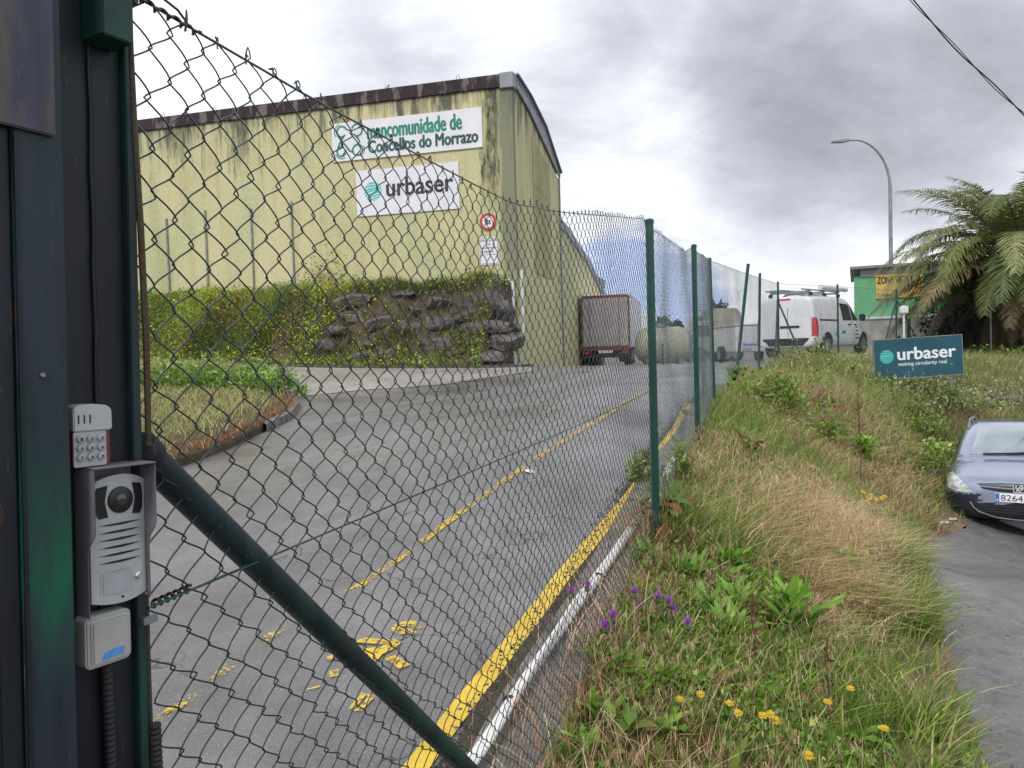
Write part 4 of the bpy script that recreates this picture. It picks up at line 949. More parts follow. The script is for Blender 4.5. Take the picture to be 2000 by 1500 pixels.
# gate leaf
gl2 = empty('gate_leaf', GO, (0, .027, GA)); tag(gl2, 'dark blue-green sheet metal gate leaf with overlapping stained plate', 'gate')
MB().bx(-.165, -.1435, -.030, .02, ZB, ZT).build('stile', M['gate'], gl2, bevel=.002)
MB().bx(-1.3, -.1655, -.026, .01, ZB, ZT).build('sheet', M['gate'], gl2, bevel=.002)
MB().bx(-.40, -.103, -.0400, -.0345, .232, ZT+.05).build('cover_plate', M['gate_plate'], gl2, bevel=.0015)
MB().bx(-.1420, -.1380, -.0360, -.0343, ZB, .228).build('edge_strip', M['gate'], gl2)
rg = MB(); rg.disc((-.120, -.0352, -.01), .0022, 'y', .003, 10); rg.build('rivet', M['galv'], gl2)

def ongate(name, label, cat, x, z, y=0): 
    R_ = Matrix.Rotation(GA, 4, 'Z') @ Matrix.Rotation(.027, 4, 'Y'); v = R_ @ Vector((x, y, z)); return tag(empty(name, (GO[0]+v.x, GO[1]+v.y, v.z), (0, .027, GA)), label, cat)
def rrect(x0, x1, z0, z1, r, n=5):
    P = []
    for (cx, cz, a0) in ((x1-r, z1-r, 0), (x0+r, z1-r, 90), (x0+r, z0+r, 180), (x1-r, z0+r, 270)):
        P += [(cx+r*math.cos(rad(a0+90*i/n)), cz+r*math.sin(rad(a0+90*i/n))) for i in range(n+1)]
    return P
# keypad: width .045, behind the intercom hood
kp = ongate('access_keypad', 'silver numeric keypad with red side, above the intercom', 'keypad', -.0850, -.150, -.0015)
MB().prism(rrect(0, .041, .042, .104, .003), -.022, 0).build('housing', M['pad_red'], kp, bevel=.001)
MB().prism(rrect(-.0005, .0355, .0415, .079, .002), -.0245, -.0222).build('face', M['panel_grey'], kp, bevel=.0006)
hd = MB(); hd.prism([(-.001, .0795), (.0405, .0795), (.0415, .083), (.0412, .102), (.036, .1065), (.02, .1085), (.004, .1075), (-.001, .1045)], -.0265, .0); hd.build('cap', M['panel_grey'], kp, bevel=.0012)
for i in range(3): MB().bx(.0035+i*.0062, .0047+i*.0062, -.0272, -.0266, .088, .097).build('slot', M['black'], kp)
for r_ in range(3):
    for c_ in range(3):
        kx_, kz_ = .0062+c_*.0112, .0715-r_*.0099
        k_ = MB().tube([(kx_, -.0246, kz_), (kx_, -.0275, kz_), (kx_, -.0282, kz_)], [.0042, .0040, .0029], 16).build('key', M['label_grey'], kp, True)
        text('digit', '123456789*0#'[r_*3+c_], .0024, .0034, kx_-.0012, kz_-.0017, -.0282, M['text_dark'], k_, .02, .0003)
# intercom
ic = ongate('video_intercom', 'silver video intercom under a grey rain hood on the gate post', 'intercom', -.0662, -.262, -.001); ic.scale = (.97, 1, 1)
mm_ = MB()
cheek = [(0, -.010), (-.024, -.014), (-.024, .060), (-.026, .066), (-.036, .078), (-.038, .084), (-.038, .150), (0, .150)]
def cheekplate(x0, x1, P, name):
    n = len(P); return MB().add([(x0, y, z) for y, z in P]+[(x1, y, z) for y, z in P], [tuple(range(n)), tuple(range(2*n-1, n-1, -1))]+[(i, i+n, (i+1) % n+n, (i+1) % n) for i in range(n)]).build(name, M['hood_grey'], ic, bevel=.0006)
cheekplate(-.0062, -.0050, cheek, 'hood_side'); cheekplate(.0668, .0684, [(y, z+(.012 if z < .03 else 0)) for y, z in cheek], 'hood_side')
MB().bx(-.0064, .0686, -.0390, .0, .1503, .1522).build('hood_top', M['hood_grey'], ic, bevel=.0008)
MB().prism([(-.0029, .1295), (.0677, .1295), (.0677, .1501), (-.0029, .1501)], -.004, .0).build('hood_back', M['hood_grey'], ic)
# curved front plate
nx_ = 20; vs_, fs_ = [], []
for j in range(2):
    for i in range(nx_+1):
        x = .066*i/nx_; c_ = 1-((x-.033)/.033)**2
        vs_.append((x, -.018-.0045*c_, (.003-.005*c_) if j == 0 else (.132+.009*c_)))
for i in range(nx_): fs_.append((i, i+1, nx_+2+i, nx_+1+i))
nb_ = len(vs_); vs_ += [(v[0], 0, v[2]) for v in vs_]; 
for i in range(nx_): fs_ += [(i, nb_+i, nb_+i+1, i+1), (nx_+1+i, nx_+2+i, nb_+nx_+2+i, nb_+nx_+1+i)]
fs_ += [(0, nx_+1, nb_+nx_+1, nb_), (nx_, nb_+nx_, nb_+2*nx_+1, 2*nx_+1)]
MB().add(vs_, fs_).build('front_plate', M['panel_grey'], ic, True)
yf = lambda x: -.018-.0045*(1-((x-.033)/.033)**2)
cm = MB().tube([(.0335, -.0222, .1125), (.0335, -.0242, .1125), (.0335, -.0262, .1125)], [.0150, .0145, .0105], 32).build('camera_dome', M['black'], ic, True)
MB().tube([(.0335, -.0262, .1125), (.0335, -.0272, .1125)], [.0065, .005], 20).build('camera_lens', M['glass'], cm, True)
def curved_quad(mb, P, dy, t=.0006):
    n = len(P); mb.add([(x, yf(x)-dy-t, z) for x, z in P]+[(x, yf(x)-dy+t, z) for x, z in P], [tuple(range(n)), tuple(range(2*n-1, n-1, -1))]+[(i, i+n, (i+1) % n+n, (i+1) % n) for i in range(n)])
for sg in (-1, 1):
    P = [(.0335+sg*.0265, .128), (.0335+sg*.0150, .130), (.0335+sg*.0185, .1125), (.0335+sg*.0150, .095), (.0335+sg*.0245, .094), (.0335+sg*.0280, .100), (.0335+sg*.0295, .112), (.0335+sg*.0280, .124)]
    P = [(min(max(x, .004), .0625), z) for x, z in P]
    q_ = MB(); curved_quad(q_, P, .0006); w_ = q_.build('led_window', M['black'], ic)
for i in range(6):
    z = .0865-i*.0083; q_ = MB(); curved_quad(q_, [(.0085, z-.0002), (.02, z-.0012), (.033, z-.0016), (.046, z-.0012), (.0585, z-.0002), (.046, z+.0007), (.033, z+.001), (.02, z+.0007)], .0004, .0004); q_.build('speaker_slot', M['black'], ic)
q_ = MB(); curved_quad(q_, [(.0090, .0095), (.033, .0085), (.0605, .0095), (.0605, .0375), (.033, .0385), (.0090, .0375)], .0003, .0004); q_.build('name_frame', M['panel_grey'], ic)
q_ = MB(); curved_quad(q_, [(.0115, .0105), (.028, .0098), (.0455, .0098), (.0455, .0352), (.028, .0354), (.0115, .0350)], .0010, .0004); q_.build('name_card', M['label_grey'], ic)
MB().tube([(.0535, -.0200, .0235), (.0535, -.0230, .0235), (.0535, -.0245, .0235)], [.0042, .0040, .0025], 16).build('call_button', M['chrome'], ic, True)
MB().tube([(.0335, -.0225, .0045), (.0335, -.0238, .0045)], [.0014, .0012], 10).build('screw', M['black'], ic, True)
# switch box
sb = ongate('switch_box', 'grey square switch box with blue smudge below the intercom', 'switch', -.0770, -.3275, -.001)
MB().prism(rrect(0, .0520, 0, .0560, .007), -.024, 0).build('housing', M['lid_grey'], sb, bevel=.0018)
MB().prism(rrect(.0050, .0485, .0035, .0520, .004), -.0262, -.0243).build('frame', M['panel_grey'], sb, bevel=.0008)
MB().prism(rrect(.0068, .0468, .0052, .0503, .003), -.0272, -.0264).build('cover', M['lid_grey'], sb, bevel=.0004)
MB().prism([(.015, .0075), (.039, .0085), (.041, .0165), (.034, .0175), (.018, .0155)], -.0276, -.0273).build('ink_mark', M['blue_ink'], sb)
def conduit(x, z0, z1, y, r, label, yo=0):
    o = ongate('cable_conduit', label, 'conduit', x, z0, y); k = int((z0-z1)/.0032); P, R_ = [], []
    for i in range(k): P.append((.004*math.sin(i*.02), 0, -i*.0032)); R_.append(r if i % 2 else r*.80)
    MB().tube(P, R_, 12).build('tube', M['dark_rubber'], o, True); return o
conduit(-.046, -.329, -1.5, -.010, .0062, 'ribbed black conduit below the switch box')
conduit(.010, -.42, -1.5, -.012, .0068, 'ribbed black conduit beside the fence at the post edge')
MB().bx(-.004, .013, -.017, -.0115, -.300, -.292).build('bracket', M['galv'], gt)

# ------------------------------------------------------------------ verge vegetation
r2 = np.random.default_rng(11)
def verge_pts(n, ylo, yhi, power, seed):
    q = np.random.default_rng(seed); u = q.random(n)
    y = (ylo**(1-power)+u*(yhi**(1-power)-ylo**(1-power)))**(1/(1-power)) if power != 1 else ylo*(yhi/ylo)**u
    xl = np.where(y < 19.3, fence_x(y)-.03, 6.9+(y-19.3)/.9); xr_ = np.interp(y, ey, ex)+.02
    far = y > 14; xr_ = np.where(far, np.interp(y, [14, 15.2, 16.5, 18, 26], [9.0, 16.5, 17, 18, 24]), xr_)
    x = xl+(xr_-xl)*q.random(n); t = (x-xl)/(xr_-xl); keep = (xr_ > xl) & ((y > 11) | (xr_-x > .42+.22*np.sin(y*5.1)+.12*np.sin(y*13)) | (q.random(n) < .14)); return x[keep], y[keep], t[keep]
def zoned(x, y, t, q):
    """species mix over the verge: green near the camera, straw and reddish in the middle"""
    n = len(x); nz = vnoise(x, y, 1.3, 31); nz3 = vnoise(x, y, 3.1, 37)
    straw = np.clip(1.05-np.abs(t-.58)*2.6, 0, 1)*np.clip((y-3.2)/1.0, 0, 1)*np.clip((10-y)/3, .25, 1)+.30*nz
    c = pick([GREEN, (.12, .21, .035), LIME, OLIVE, (.15, .20, .05)], n, q, .22)
    k = q.random(n) < np.clip(straw, .05, .9); c[k] = pick([STRAW, PINK, (.62, .41, .27), PALEG, (.44, .38, .19)], int(k.sum()), q, .2, [.24, .30, .16, .18, .12])
    k = (nz3 > .7) & (q.random(n) < .6); c[k] = pick([BROWN, PINK, (.22, .12, .08)], int(k.sum()), q, .25)
    k = (y > 11) & (q.random(n) < .45); c[k] = pick([PALEG, (.33, .30, .15), OLIVE, (.28, .22, .13), MAUVE], int(k.sum()), q, .2, [.3, .3, .2, .12, .08])
    return c, straw
parts = []
for (n, lo, hi, pw, hs, ws, sg, sd_) in ((50000, 1.6, 5.2, 1.5, (.05, .27), (.0035, .014), 4, 41), (60000, 4.6, 12, 1.4, (.08, .40), (.005, .015), 3, 42), (46000, 10, 27, 1.2, (.12, .42), (.009, .020), 2, 43)):
    x, y, t = verge_pts(n, lo, hi, pw, sd_); q = np.random.default_rng(sd_+100); n = len(x)
    c, st = zoned(x, y, t, q); h = q.uniform(*hs, n)*np.clip(1-.35*st, .5, 1)*(1+.3*vnoise(x, y, .9, 51)); w = q.uniform(*ws, n)
    h = np.where(t > .93, h*.7, h)
    lean = q.normal(0, .42, (n, 2))*(1+1.1*np.clip(st, 0, 1))[:, None]; lean[:, 0] += .45*np.clip(st, 0, 1); lean[:, 1] -= .35*np.clip(st, 0, 1); lean[:, 0] += np.where(t > .85, .5, 0)
    P = np.stack([x, y, H0(x, y)-.01], 1); parts.append(blades(P, h, w, lean, c, sg, sd_))
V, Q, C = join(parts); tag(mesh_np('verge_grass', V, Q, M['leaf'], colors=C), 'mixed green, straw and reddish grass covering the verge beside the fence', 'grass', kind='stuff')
# low clover-like herbs near the camera and scattered ones farther
parts = []
for (n, lo, hi, pw, sz, hmax, sd_) in ((60000, 1.6, 4.8, 1.5, (.010, .034), .18, 61), (12000, 4, 14, 1.3, (.02, .05), .22, 62), (12000, 11, 27, 1.1, (.04, .10), .4, 63)):
    x, y, t = verge_pts(n, lo, hi, pw, sd_); q = np.random.default_rng(sd_); k = (vnoise(x, y, 1.9, 71) > (-.2 if lo < 3 else .15)) & ((t < .55) | (y > 9) | (y < 3)); x, y = x[k], y[k]; n = len(x)
    P = np.stack([x, y, H0(x, y)+q.random(n)**1.5*hmax], 1); parts.append(leaves(P, q.uniform(*sz, n), pick([GREEN, (.14, .26, .035), LIME, OLIVE, BROWN], n, q, .3, [.25, .35, .22, .12, .06]), sd_, .9, .7))
V, Q, C = join(parts); tag(mesh_np('verge_herbs', V, Q, M['leaf'], colors=C), 'low leafy clover-like herbs between the grasses of the verge', 'plants', kind='stuff')
# drooping seed heads
parts = []
for (n, lo, hi, pw, sd_, big) in ((900, 2.0, 5.5, 1.5, 81, 1), (1500, 5, 13, 1.3, 82, 1.5)):
    x, y, t = verge_pts(n, lo, hi, pw, sd_); k = t < .9; x, y, t = x[k], y[k], t[k]; q = np.random.default_rng(sd_); n = len(x); h = q.uniform(.22, .42, n); ln = q.normal(0, .25, (n, 2)); ln[:, 0] += np.where(t > .8, -.1, .25); ln[:, 1] -= .1
    P = np.stack([x, y, H0(x, y)], 1); c = pick([STRAW, PINK, PALEG, (.30, .16, .13)], n, q, .15); parts.append(blades(P, h, np.full(n, .0016*big), ln, c, 4, sd_, tipw=.6))
    L = np.linalg.norm(ln, axis=1); tip = P+np.concatenate([ln*h[:, None], (h*(1-.27*np.clip(L, 0, 1.6)))[:, None]], 1)
    for k_ in range(7):
        dn = q.normal(0, .012*big, (n, 3)); dn[:, 2] -= .01*k_*.6; parts.append(blades(tip+dn*[1, 1, .6], -q.uniform(.018, .045, n)*big, np.full(n, .0030*big), q.normal(0, .3, (n, 2))-ln*.8, pick([(.36, .18, .14), (.42, .27, .18), STRAW], n, q, .15), 2, sd_+k_))
q = np.random.default_rng(86); n = 700; y = q.uniform(2.3, 5.0, n); x = fence_x(y)+q.normal(.02, .13, n); ln = q.normal(0, .35, (n, 2)); P = np.stack([x, y, H0(x, y)], 1)
parts.append(blades(P, q.uniform(.12, .34, n), np.full(n, .0032), ln, pick([(.50, .24, .19), PINK, (.40, .20, .18), STRAW], n, q, .2), 4, 86, tipw=.8))
V, Q, C = join(parts); tag(mesh_np('seeding_grass', V, Q, M['leaf'], colors=C), 'thin grass stems with drooping reddish seed heads', 'grass', kind='stuff')

# loose gravel along the lane edge and the kerb
q = np.random.default_rng(91); G_ = []
for (n, f_) in ((2600, 0), (1500, 1)):
    if f_ == 0: yy_ = q.uniform(1.6, 10, n); xx_ = np.interp(yy_, ey, ex)+np.abs(q.normal(0, .16, n))-.10; zz2 = H0(xx_, yy_)+.016
    else: yy_ = q.uniform(1.5, 12, n); xx_ = fence_x(yy_)-.41+q.normal(0, .035, n); zz2 = H0(xx_, yy_)+.02
    G_.append((np.stack([xx_, yy_, zz2], 1), q.uniform(.003, .011, n)))
GP_ = np.concatenate([g[0] for g in G_]); GS_ = np.concatenate([g[1] for g in G_]); oc = np.array([(1, 0, 0), (0, 1, 0), (-1, 0, 0), (0, -1, 0), (0, 0, .7), (0, 0, -.7)])
n = len(GP_); V = GP_[:, None]+oc[None]*GS_[:, None, None]*q.uniform(.6, 1.4, (n, 6, 1)); tr3 = (np.arange(n)*6)[:, None, None]+np.array([(0, 1, 4), (1, 2, 4), (2, 3, 4), (3, 0, 4), (1, 0, 5), (2, 1, 5), (3, 2, 5), (0, 3, 5)])[None]
tag(mesh_np('gravel', V.reshape(-1, 3), np.zeros((0, 4), int), M['gravel'], tris=tr3.reshape(-1, 3)), 'loose dark gravel crumbs along the asphalt edges', 'gravel', kind='stuff')
# broad-leaved plants
def leaf_geo(mb_v, mb_q, mb_c, base, az, tilt, L, Wd, col, q, wave=.12, droop=.5, n=7):
    o = len(mb_v); d = np.array([math.cos(az), math.sin(az), 0]); s_ = np.array([-math.sin(az), math.cos(az), 0]); P = np.array(base, float); a = tilt
    for i in range(n+1):
        t = i/n; w = Wd*(math.sin(math.pi*min(1, t*.92+.06))**.75)*(1 if t < .98 else .15)/2; cen_ = P.copy(); wv = wave*Wd*math.sin(t*14+az*5)
        up_ = np.array([0, 0, 1])*math.cos(a)-d*math.sin(a)
        up_ = np.cross(s_, d*math.cos(a)+np.array([0, 0, 1])*math.sin(a))
        for k_, sd_ in enumerate((-1, 0, 1)):
            mb_v.append(cen_+s_*w*sd_+up_*(-(.22*w) if sd_ == 0 else wv*sd_)); f_ = 1.25 if sd_ == 0 else 1
            mb_c.append(np.array(col)*f_*(.9+.2*t))
        P = P+(d*math.cos(a)+np.array([0, 0, 1])*math.sin(a))*L/n; a -= droop/n*1.6
    for i in range(n):
        for k_ in range(2): mb_q.append((o+i*3+k_, o+i*3+k_+1, o+i*3+k_+4, o+i*3+k_+3))
def plant_mesh(name, nl, L, Wd, pal, seed, tilt=(.5, 1.35), stem=0, droop=.7, parent=None, spread=.03):
    q = np.random.default_rng(seed); v, f, c = [], [], []
    for i in range(nl):
        h = stem*q.random()**.8; az = q.uniform(0, 6.28); l = L*q.uniform(.55, 1.1)*(1-.4*h/(stem+1e-6) if stem else 1)
        col = np.array(pal[q.integers(len(pal))])*q.uniform(.8, 1.2)
        leaf_geo(v, f, c, (q.normal(0, spread*.5), q.normal(0, spread*.5), h), az, q.uniform(*tilt), l, Wd*q.uniform(.7, 1.2), col, q, droop=droop*q.uniform(.5, 1.6))
    return mesh_np(name, np.array(v), np.array(f), M['leaf'], parent, colors=np.array(c), smooth=True)
def stemmesh(pts, r0, r1, m, parent, name='stem'):
    k = len(pts); return MB().tube(pts, [r0+(r1-r0)*i/(k-1) for i in range(k)], 6).build(name, m, parent, True)
stem_g = mat('stem_green', (.10, .14, .035), .6, 0, .2, 10); stem_b = mat('stem_brown', (.12, .06, .04), .8, 0, .3, 10)
LG = [(.19, .37, .05), (.26, .44, .07), (.15, .30, .04)]; LR = [(.16, .20, .04), (.27, .12, .055), (.12, .21, .035), (.34, .19, .10)]
PL = [ # px, py (base), kind, size, label
 (1300, 1068, 'dock', 1.35, 'big dock plant with reddish brown wilting leaves against the first fence post'),
 (1262, 1130, 'leafy', .75, 'pale green broad leaved rosette just below the first fence post'),
 (1345, 1165, 'leafy', .8, 'broad leaved green plant right of the thistles'),
 (1425, 1150, 'leafy', .85, 'upright green leafy plant at the edge of the dry grass'),
 (1425, 1280, 'leafy', .8, 'light green leafy clump in the middle of the verge'),
 (1560, 1262, 'dock', .55, 'narrow dock leaves leaning out of the dry grass right of the large bright clump'),
 (1440, 1235, 'leafy', .9, 'upright light green leaves left above the large bright clump'),
 (1545, 1270, 'leafy', 1.25, 'largest bright green leafy clump in the middle foreground'),
 (1355, 1370, 'leafy', .55, 'tall green leaved plant above the orange flower buds'),
 (1500, 1400, 'leafy', .55, 'dark stemmed leafy plant behind the yellow daisies'),
 (1300, 1470, 'leafy', .42, 'broad green leaves low at the bottom left of the verge'),
 (1420, 1512, 'leafy', .42, 'broad leaved plant cut by the bottom edge of the picture'),
 (1460, 930, 'dock', 1.3, 'green dock clump beside the brown stump in the verge'),
 (1690, 905, 'leafy', 1.3, 'green leafy tuft behind the yellow flowers near the car'),
 (1700, 1045, 'leafy', .95, 'pale leafy tuft under the small yellow flowers'),
 (1575, 1400, 'dock', .45, 'reddish leaved dock seedling right of the daisies'),
 (1480, 1345, 'dock', .5, 'brownish dock rosette below the bright leafy clump'),
 (1160, 1430, 'leafy', .55, 'upright leaves beside the pipe near the bottom edge'),
 (1290, 1370, 'leafy', .6, 'tall narrow leaves below the thistles'),
 (1405, 1400, 'dock', .6, 'russet and green dock between the daisies and the orange buds'),
 (1460, 1440, 'leafy', .5, 'bright leaves directly below the daisy bunch'),
 (1610, 1300, 'leafy', .6, 'leafy weed at the lower right of the large bright clump'),
 (1380, 1240, 'leafy', .8, 'tall bright leaves between the thistles and the large bright clump'),
 (1590, 1440, 'dock', .5, 'brown leaved dock just above the lone daisy'),
 (1235, 1400, 'leafy', .5, 'broad leaved weed low beside the white pipe'),
 (1180, 1480, 'dock', .4, 'small dock in the bottom left corner of the verge'),
 (1660, 1480, 'leafy', .38, 'leafy weed near the bottom edge right of the lone daisy'),
 (1480, 1180, 'leafy', .6, 'narrow leaved green weed in front of the pink dry grass'),
 (1250, 1210, 'leafy', .6, 'leafy weed between the post and the thistles'),
 (1432, 752, 'leafy', 1.2, 'bright green tuft beside the third fence post'),
 (1530, 800, 'leafy', 1.5, 'green bushy weed right of the third fence post')]
for i, (px, py, kd, s_, lab) in enumerate(PL):
    c = gp(px, py); o_ = empty('dock_plant' if kd == 'dock' else 'leafy_weed', (c[0], c[1], c[2]-.01)); tag(o_, lab, 'plant', 'broad leaved weeds on the verge')
    if kd == 'dock': plant_mesh('leaves', 30, .34*s_, .068*s_, LR, 200+i, stem=.22*s_, parent=o_, tilt=(.3, 1.3)); stemmesh([(0, 0, 0), (.01, 0, .15*s_), (.0, .02, .32*s_)], .006, .003, stem_b, o_)
    else: plant_mesh('leaves', 40, .33*s_, .056*s_, LG, 200+i, stem=.17*s_, parent=o_, tilt=(.7, 1.45), droop=.35); stemmesh([(0, 0, 0), (.01, 0, .1*s_), (.0, .01, .2*s_)], .005, .002, stem_g, o_)
# small filler rosettes, clones of a few prototypes
protos = [plant_mesh('weed_rosette', 12, .12, .026, LG+LR[:1], 300+i, stem=.05, tilt=(.4, 1.4)) for i in range(4)]
labs = 'small leafy weed rosette tucked among the verge grasses'
k_ = 0
x, y, t = verge_pts(150, 1.9, 7, 1.7, 333)
for i in range(len(x)):
    if t[i] > .8 or (t[i] > .42 and y[i] > 3.2 and y[i] < 8): continue
    o_ = protos[i % 4] if k_ < 4 and i < 4 else protos[i % 4].copy()
    if o_.name not in COL.objects: COL.objects.link(o_)
    o_.location = (x[i], y[i], h0(x[i], y[i])); o_.rotation_euler = (0, 0, random.uniform(0, 6.28)); sc_ = random.uniform(.8, 2.0)*(1+.04*y[i]); o_.scale = (sc_,)*3
    tag(o_, labs, 'plant', 'small rosettes scattered in the verge')
for p_ in protos:
    if 'category' not in p_: p_.location = (1.0, 2.6, h0(1.0, 2.6)); tag(p_, labs, 'plant', 'small rosettes scattered in the verge')

def flower_plant(name, label, cat, group, base, heads, kind, seed, stemr=.0022, fs=1.0):
    q = random.Random(seed); o_ = empty(name, tuple(base)); tag(o_, label, cat, group)
    for (hx, hy, hz) in heads:
        h = Vector((hx-base[0], hy-base[1], hz-base[2])); mid = h*.5+Vector((q.uniform(-.03, .03), q.uniform(-.03, .03), .02))
        stemmesh([(0, 0, 0), mid*.6, mid, h*.8+mid*.1, h], stemr, stemr*.6, stem_g if kind != 'dry' else stem_b, o_)
        v, f, c = [], [], []
        def petal(d, L, Wd, col, up=0):
            d = Vector(d).normalized(); s_ = d.cross(Vector((0, 0, 1))); s_ = s_.normalized() if s_.length > .01 else Vector((1, 0, 0)); o = len(v); b = h
            for t_, w_ in ((0, .35), (.55, 1), (1, .5)):
                p_ = b+d*L*t_; v.append(tuple(p_-s_*Wd*w_/2)); v.append(tuple(p_+s_*Wd*w_/2)); c.extend([col, col])
            f.extend([(o, o+1, o+3, o+2), (o+2, o+3, o+5, o+4)])
        if kind == 'daisy':
            tx_, ty_ = q.uniform(-.35, .1), q.uniform(-.6, -.2)
            for k2 in range(12):
                a = k2*math.pi/6+q.uniform(-.1, .1); petal((math.cos(a)+tx_*.0, math.sin(a)*.8, .15-math.sin(a)*ty_*1.0+q.uniform(-.1, .1)), .017*fs, .008*fs, (.83, .60, .04))
            mesh_np('petals', np.array(v), np.array(f), M['petal'], o_, colors=np.array(c))
            MB().tube([h-Vector((0, 0, .004)), h+Vector((0, 0, .003)), h+Vector((0, 0, .006))], [.004*fs, .007*fs, .003*fs], 10).build('disc', mat('disc', (.62, .36, .03), .8) if 'disc' not in bpy.data.materials else bpy.data.materials['disc'], o_, True)
        elif kind == 'thistle':
            for k2 in range(46):
                a = q.uniform(0, 6.28); e = q.uniform(-.1, 1.4); petal((math.cos(a)*math.cos(e), math.sin(a)*math.cos(e), math.sin(e)), .022*fs*q.uniform(.7, 1.1), .0035*fs, (.50*q.uniform(.8, 1.2), .13, .58*q.uniform(.8, 1.2)))
            mesh_np('flower_head', np.array(v), np.array(f), M['petal'], o_, colors=np.array(c))
            MB().tube([h-Vector((0, 0, .020*fs)), h-Vector((0, 0, .012*fs)), h], [.003*fs, .009*fs, .006*fs], 10).build('bud', stem_g, o_, True)
    return o_
# thistles by the fence
TH = [((1100, 1240), [(1115, 1158), (1147, 1145)], 3.55, 'purple thistle nearest the yellow line with two flower heads'),
      ((1200, 1330), [(1197, 1203), (1183, 1224)], 3.15, 'purple thistle beside the white pipe with two stacked heads'),
      ((1275, 1290), [(1240, 1158), (1250, 1182), (1285, 1166)], 3.5, 'purple thistle left of the broad leaves with three heads'),
      ((1330, 1300), [(1305, 1175), (1315, 1193)], 3.5, 'pinkish thistle with two heads in front of the broad leaves'),
      ((1350, 1330), [(1343, 1218)], 3.1, 'single bright purple thistle standing right of the others')]
for i, (b_, hs_, D, lab) in enumerate(TH):
    hh_ = [at(x, y, D+.03*j) for j, (x, y) in enumerate(hs_)]; bx_, by_ = np.mean([h[0] for h in hh_])+.03, D; flower_plant('thistle', lab, 'thistle', 'purple thistles by the fence', (bx_, by_, h0(bx_, by_)), hh_, 'thistle', i, fs=1.45)
DY = [([(1442, 1393)], 2.45, 'yellow daisy left of the bunch of three, lower centre'), ([(1490, 1398), (1505, 1396), (1515, 1407)], 2.45, 'bunch of three yellow daisies in the lower middle of the verge'), ([(1425, 1374)], 2.6, 'small yellow daisy just above the leftmost big daisy'),
      ([(1580, 1476)], 2.2, 'lone yellow daisy near the bottom edge'), ([(1616, 1371)], 2.6, 'yellow daisy right of the daisy bunch'), ([(1661, 1345)], 2.8, 'small yellow daisy high on the right above the dry stems'), ([(1727, 1423)], 2.5, 'yellow daisy closest to the asphalt lane'), ([(1328, 1366), (1368, 1356)], 2.65, 'two orange yellow buds left of the daisies')]
for i, (hs_, D, lab) in enumerate(DY):
    hh_ = [at(x, y, D+.02*j) for j, (x, y) in enumerate(hs_)]; bx_, by_ = np.mean([h[0] for h in hh_])+.02, D+.06; flower_plant('daisy', lab, 'flower', 'yellow daisies in the foreground', (bx_, by_, h0(bx_, by_)), hh_, 'daisy', 30+i, fs=.95)
hh_ = [at(x, y, 7.2+.05*j) for j, (x, y) in enumerate(((1686, 962), (1698, 975), (1700, 968), (1712, 976), (1722, 974), (1728, 970), (1692, 980)))]; bx_, by_ = hh_[1][0]+.02, 7.2
flower_plant('daisy', 'cluster of small yellow flowers on one dark stem in mid verge left of the car', 'flower', None, (bx_, by_, h0(bx_, by_)), hh_, 'daisy', 77, .004, 1.7)
# dry seed stalks
for i, (px, pt, pb_, D, lab) in enumerate(((1680, 745, 935, 9.5, 'tall dead brown weed stalk in the middle of the verge'), (1462, 760, 850, 11, 'thin dry stalk near the third fence post'), (1475, 1160, 1330, 3.4, 'grey dry stem standing in front of the bright leafy clump'), (1620, 1240, 1400, 3.0, 'dark dry stem right of the daisies'))):
    b_ = at(px, pb_, D); z0 = h0(b_[0], b_[1]); tz = at(px, pt, D)[2]; o_ = empty('dry_stalk', (b_[0], b_[1], z0)); tag(o_, lab, 'plant', 'dry stalks on the verge'); H_ = tz-z0
    stemmesh([(0, 0, 0), (.01*H_, 0, H_*.4), (-.01, .01, H_*.8), (0, 0, H_)], .0035*D**.35, .0015*D**.35, stem_b, o_); q = np.random.default_rng(i); n = int(90*H_)
    z = q.uniform(.35, 1, n)*H_; P = np.stack([q.normal(0, .02*H_, n), q.normal(0, .02*H_, n), z], 1); v, f, c = leaves(P, q.uniform(.012, .03, n)*D**.25, pick([(.20, .09, .05), (.14, .06, .04)], n, q), i, .6, .35); tag(mesh_np('seeds', v, f, M['leaf'], o_, colors=c), kind='stuff')
def bush(name, label, cat, P0, sx, sy, sz, n, size, pal, seed, group=None, stems=6, dens=.45, holes=.0, m=None, aspect=.5, w=None):
    """leafy mass: leaves scattered over lumpy shells, plus stems"""
    q = np.random.default_rng(seed); o_ = empty(name, tuple(P0)); tag(o_, label, cat, group)
    cl = max(5, n//160); cc = q.normal(size=(cl, 3)); cc /= np.linalg.norm(cc, axis=1)[:, None]; cc *= q.uniform(.35, .95, (cl, 1)); cc[:, 2] = np.abs(cc[:, 2])*1.0
    k = q.integers(0, cl, n); P = cc[k]+q.normal(0, .16, (n, 3)); P = P*np.array([sx, sy, sz]); P[:, 2] = np.abs(P[:, 2])
    cj = q.uniform(.65, 1.35, (cl, 1)); col = np.clip(pick(pal, n, q, .2, w)*cj[k], .004, 1)
    v, f, c = leaves(P, q.uniform(*size, n), col, seed, .3, aspect); mesh_np('foliage', v, f, m or M['leaf'], o_, colors=c)
    st = MB()
    for i in range(stems): e = cc[i % cl]*np.array([sx, sy, sz])*.85; st.tube([(0, 0, -.05), tuple(e*.5+[0, 0, .05]), tuple(e)], [.02*sz+.004, .012*sz+.002, .004], 5)
    st.build('stem', M['bark'], o_); return o_
c = gp(1840, 905); bush('bramble_bush', 'dark green bush with faded mauve seed heads beside the parked car', 'bush', (c[0]-.45, c[1]+.75, c[2]-.05), .85, .8, .85, 5200, (.04, .10), [GREEN, (.04, .08, .015), OLIVE, MAUVE], 5, w=[.4, .35, .15, .1])
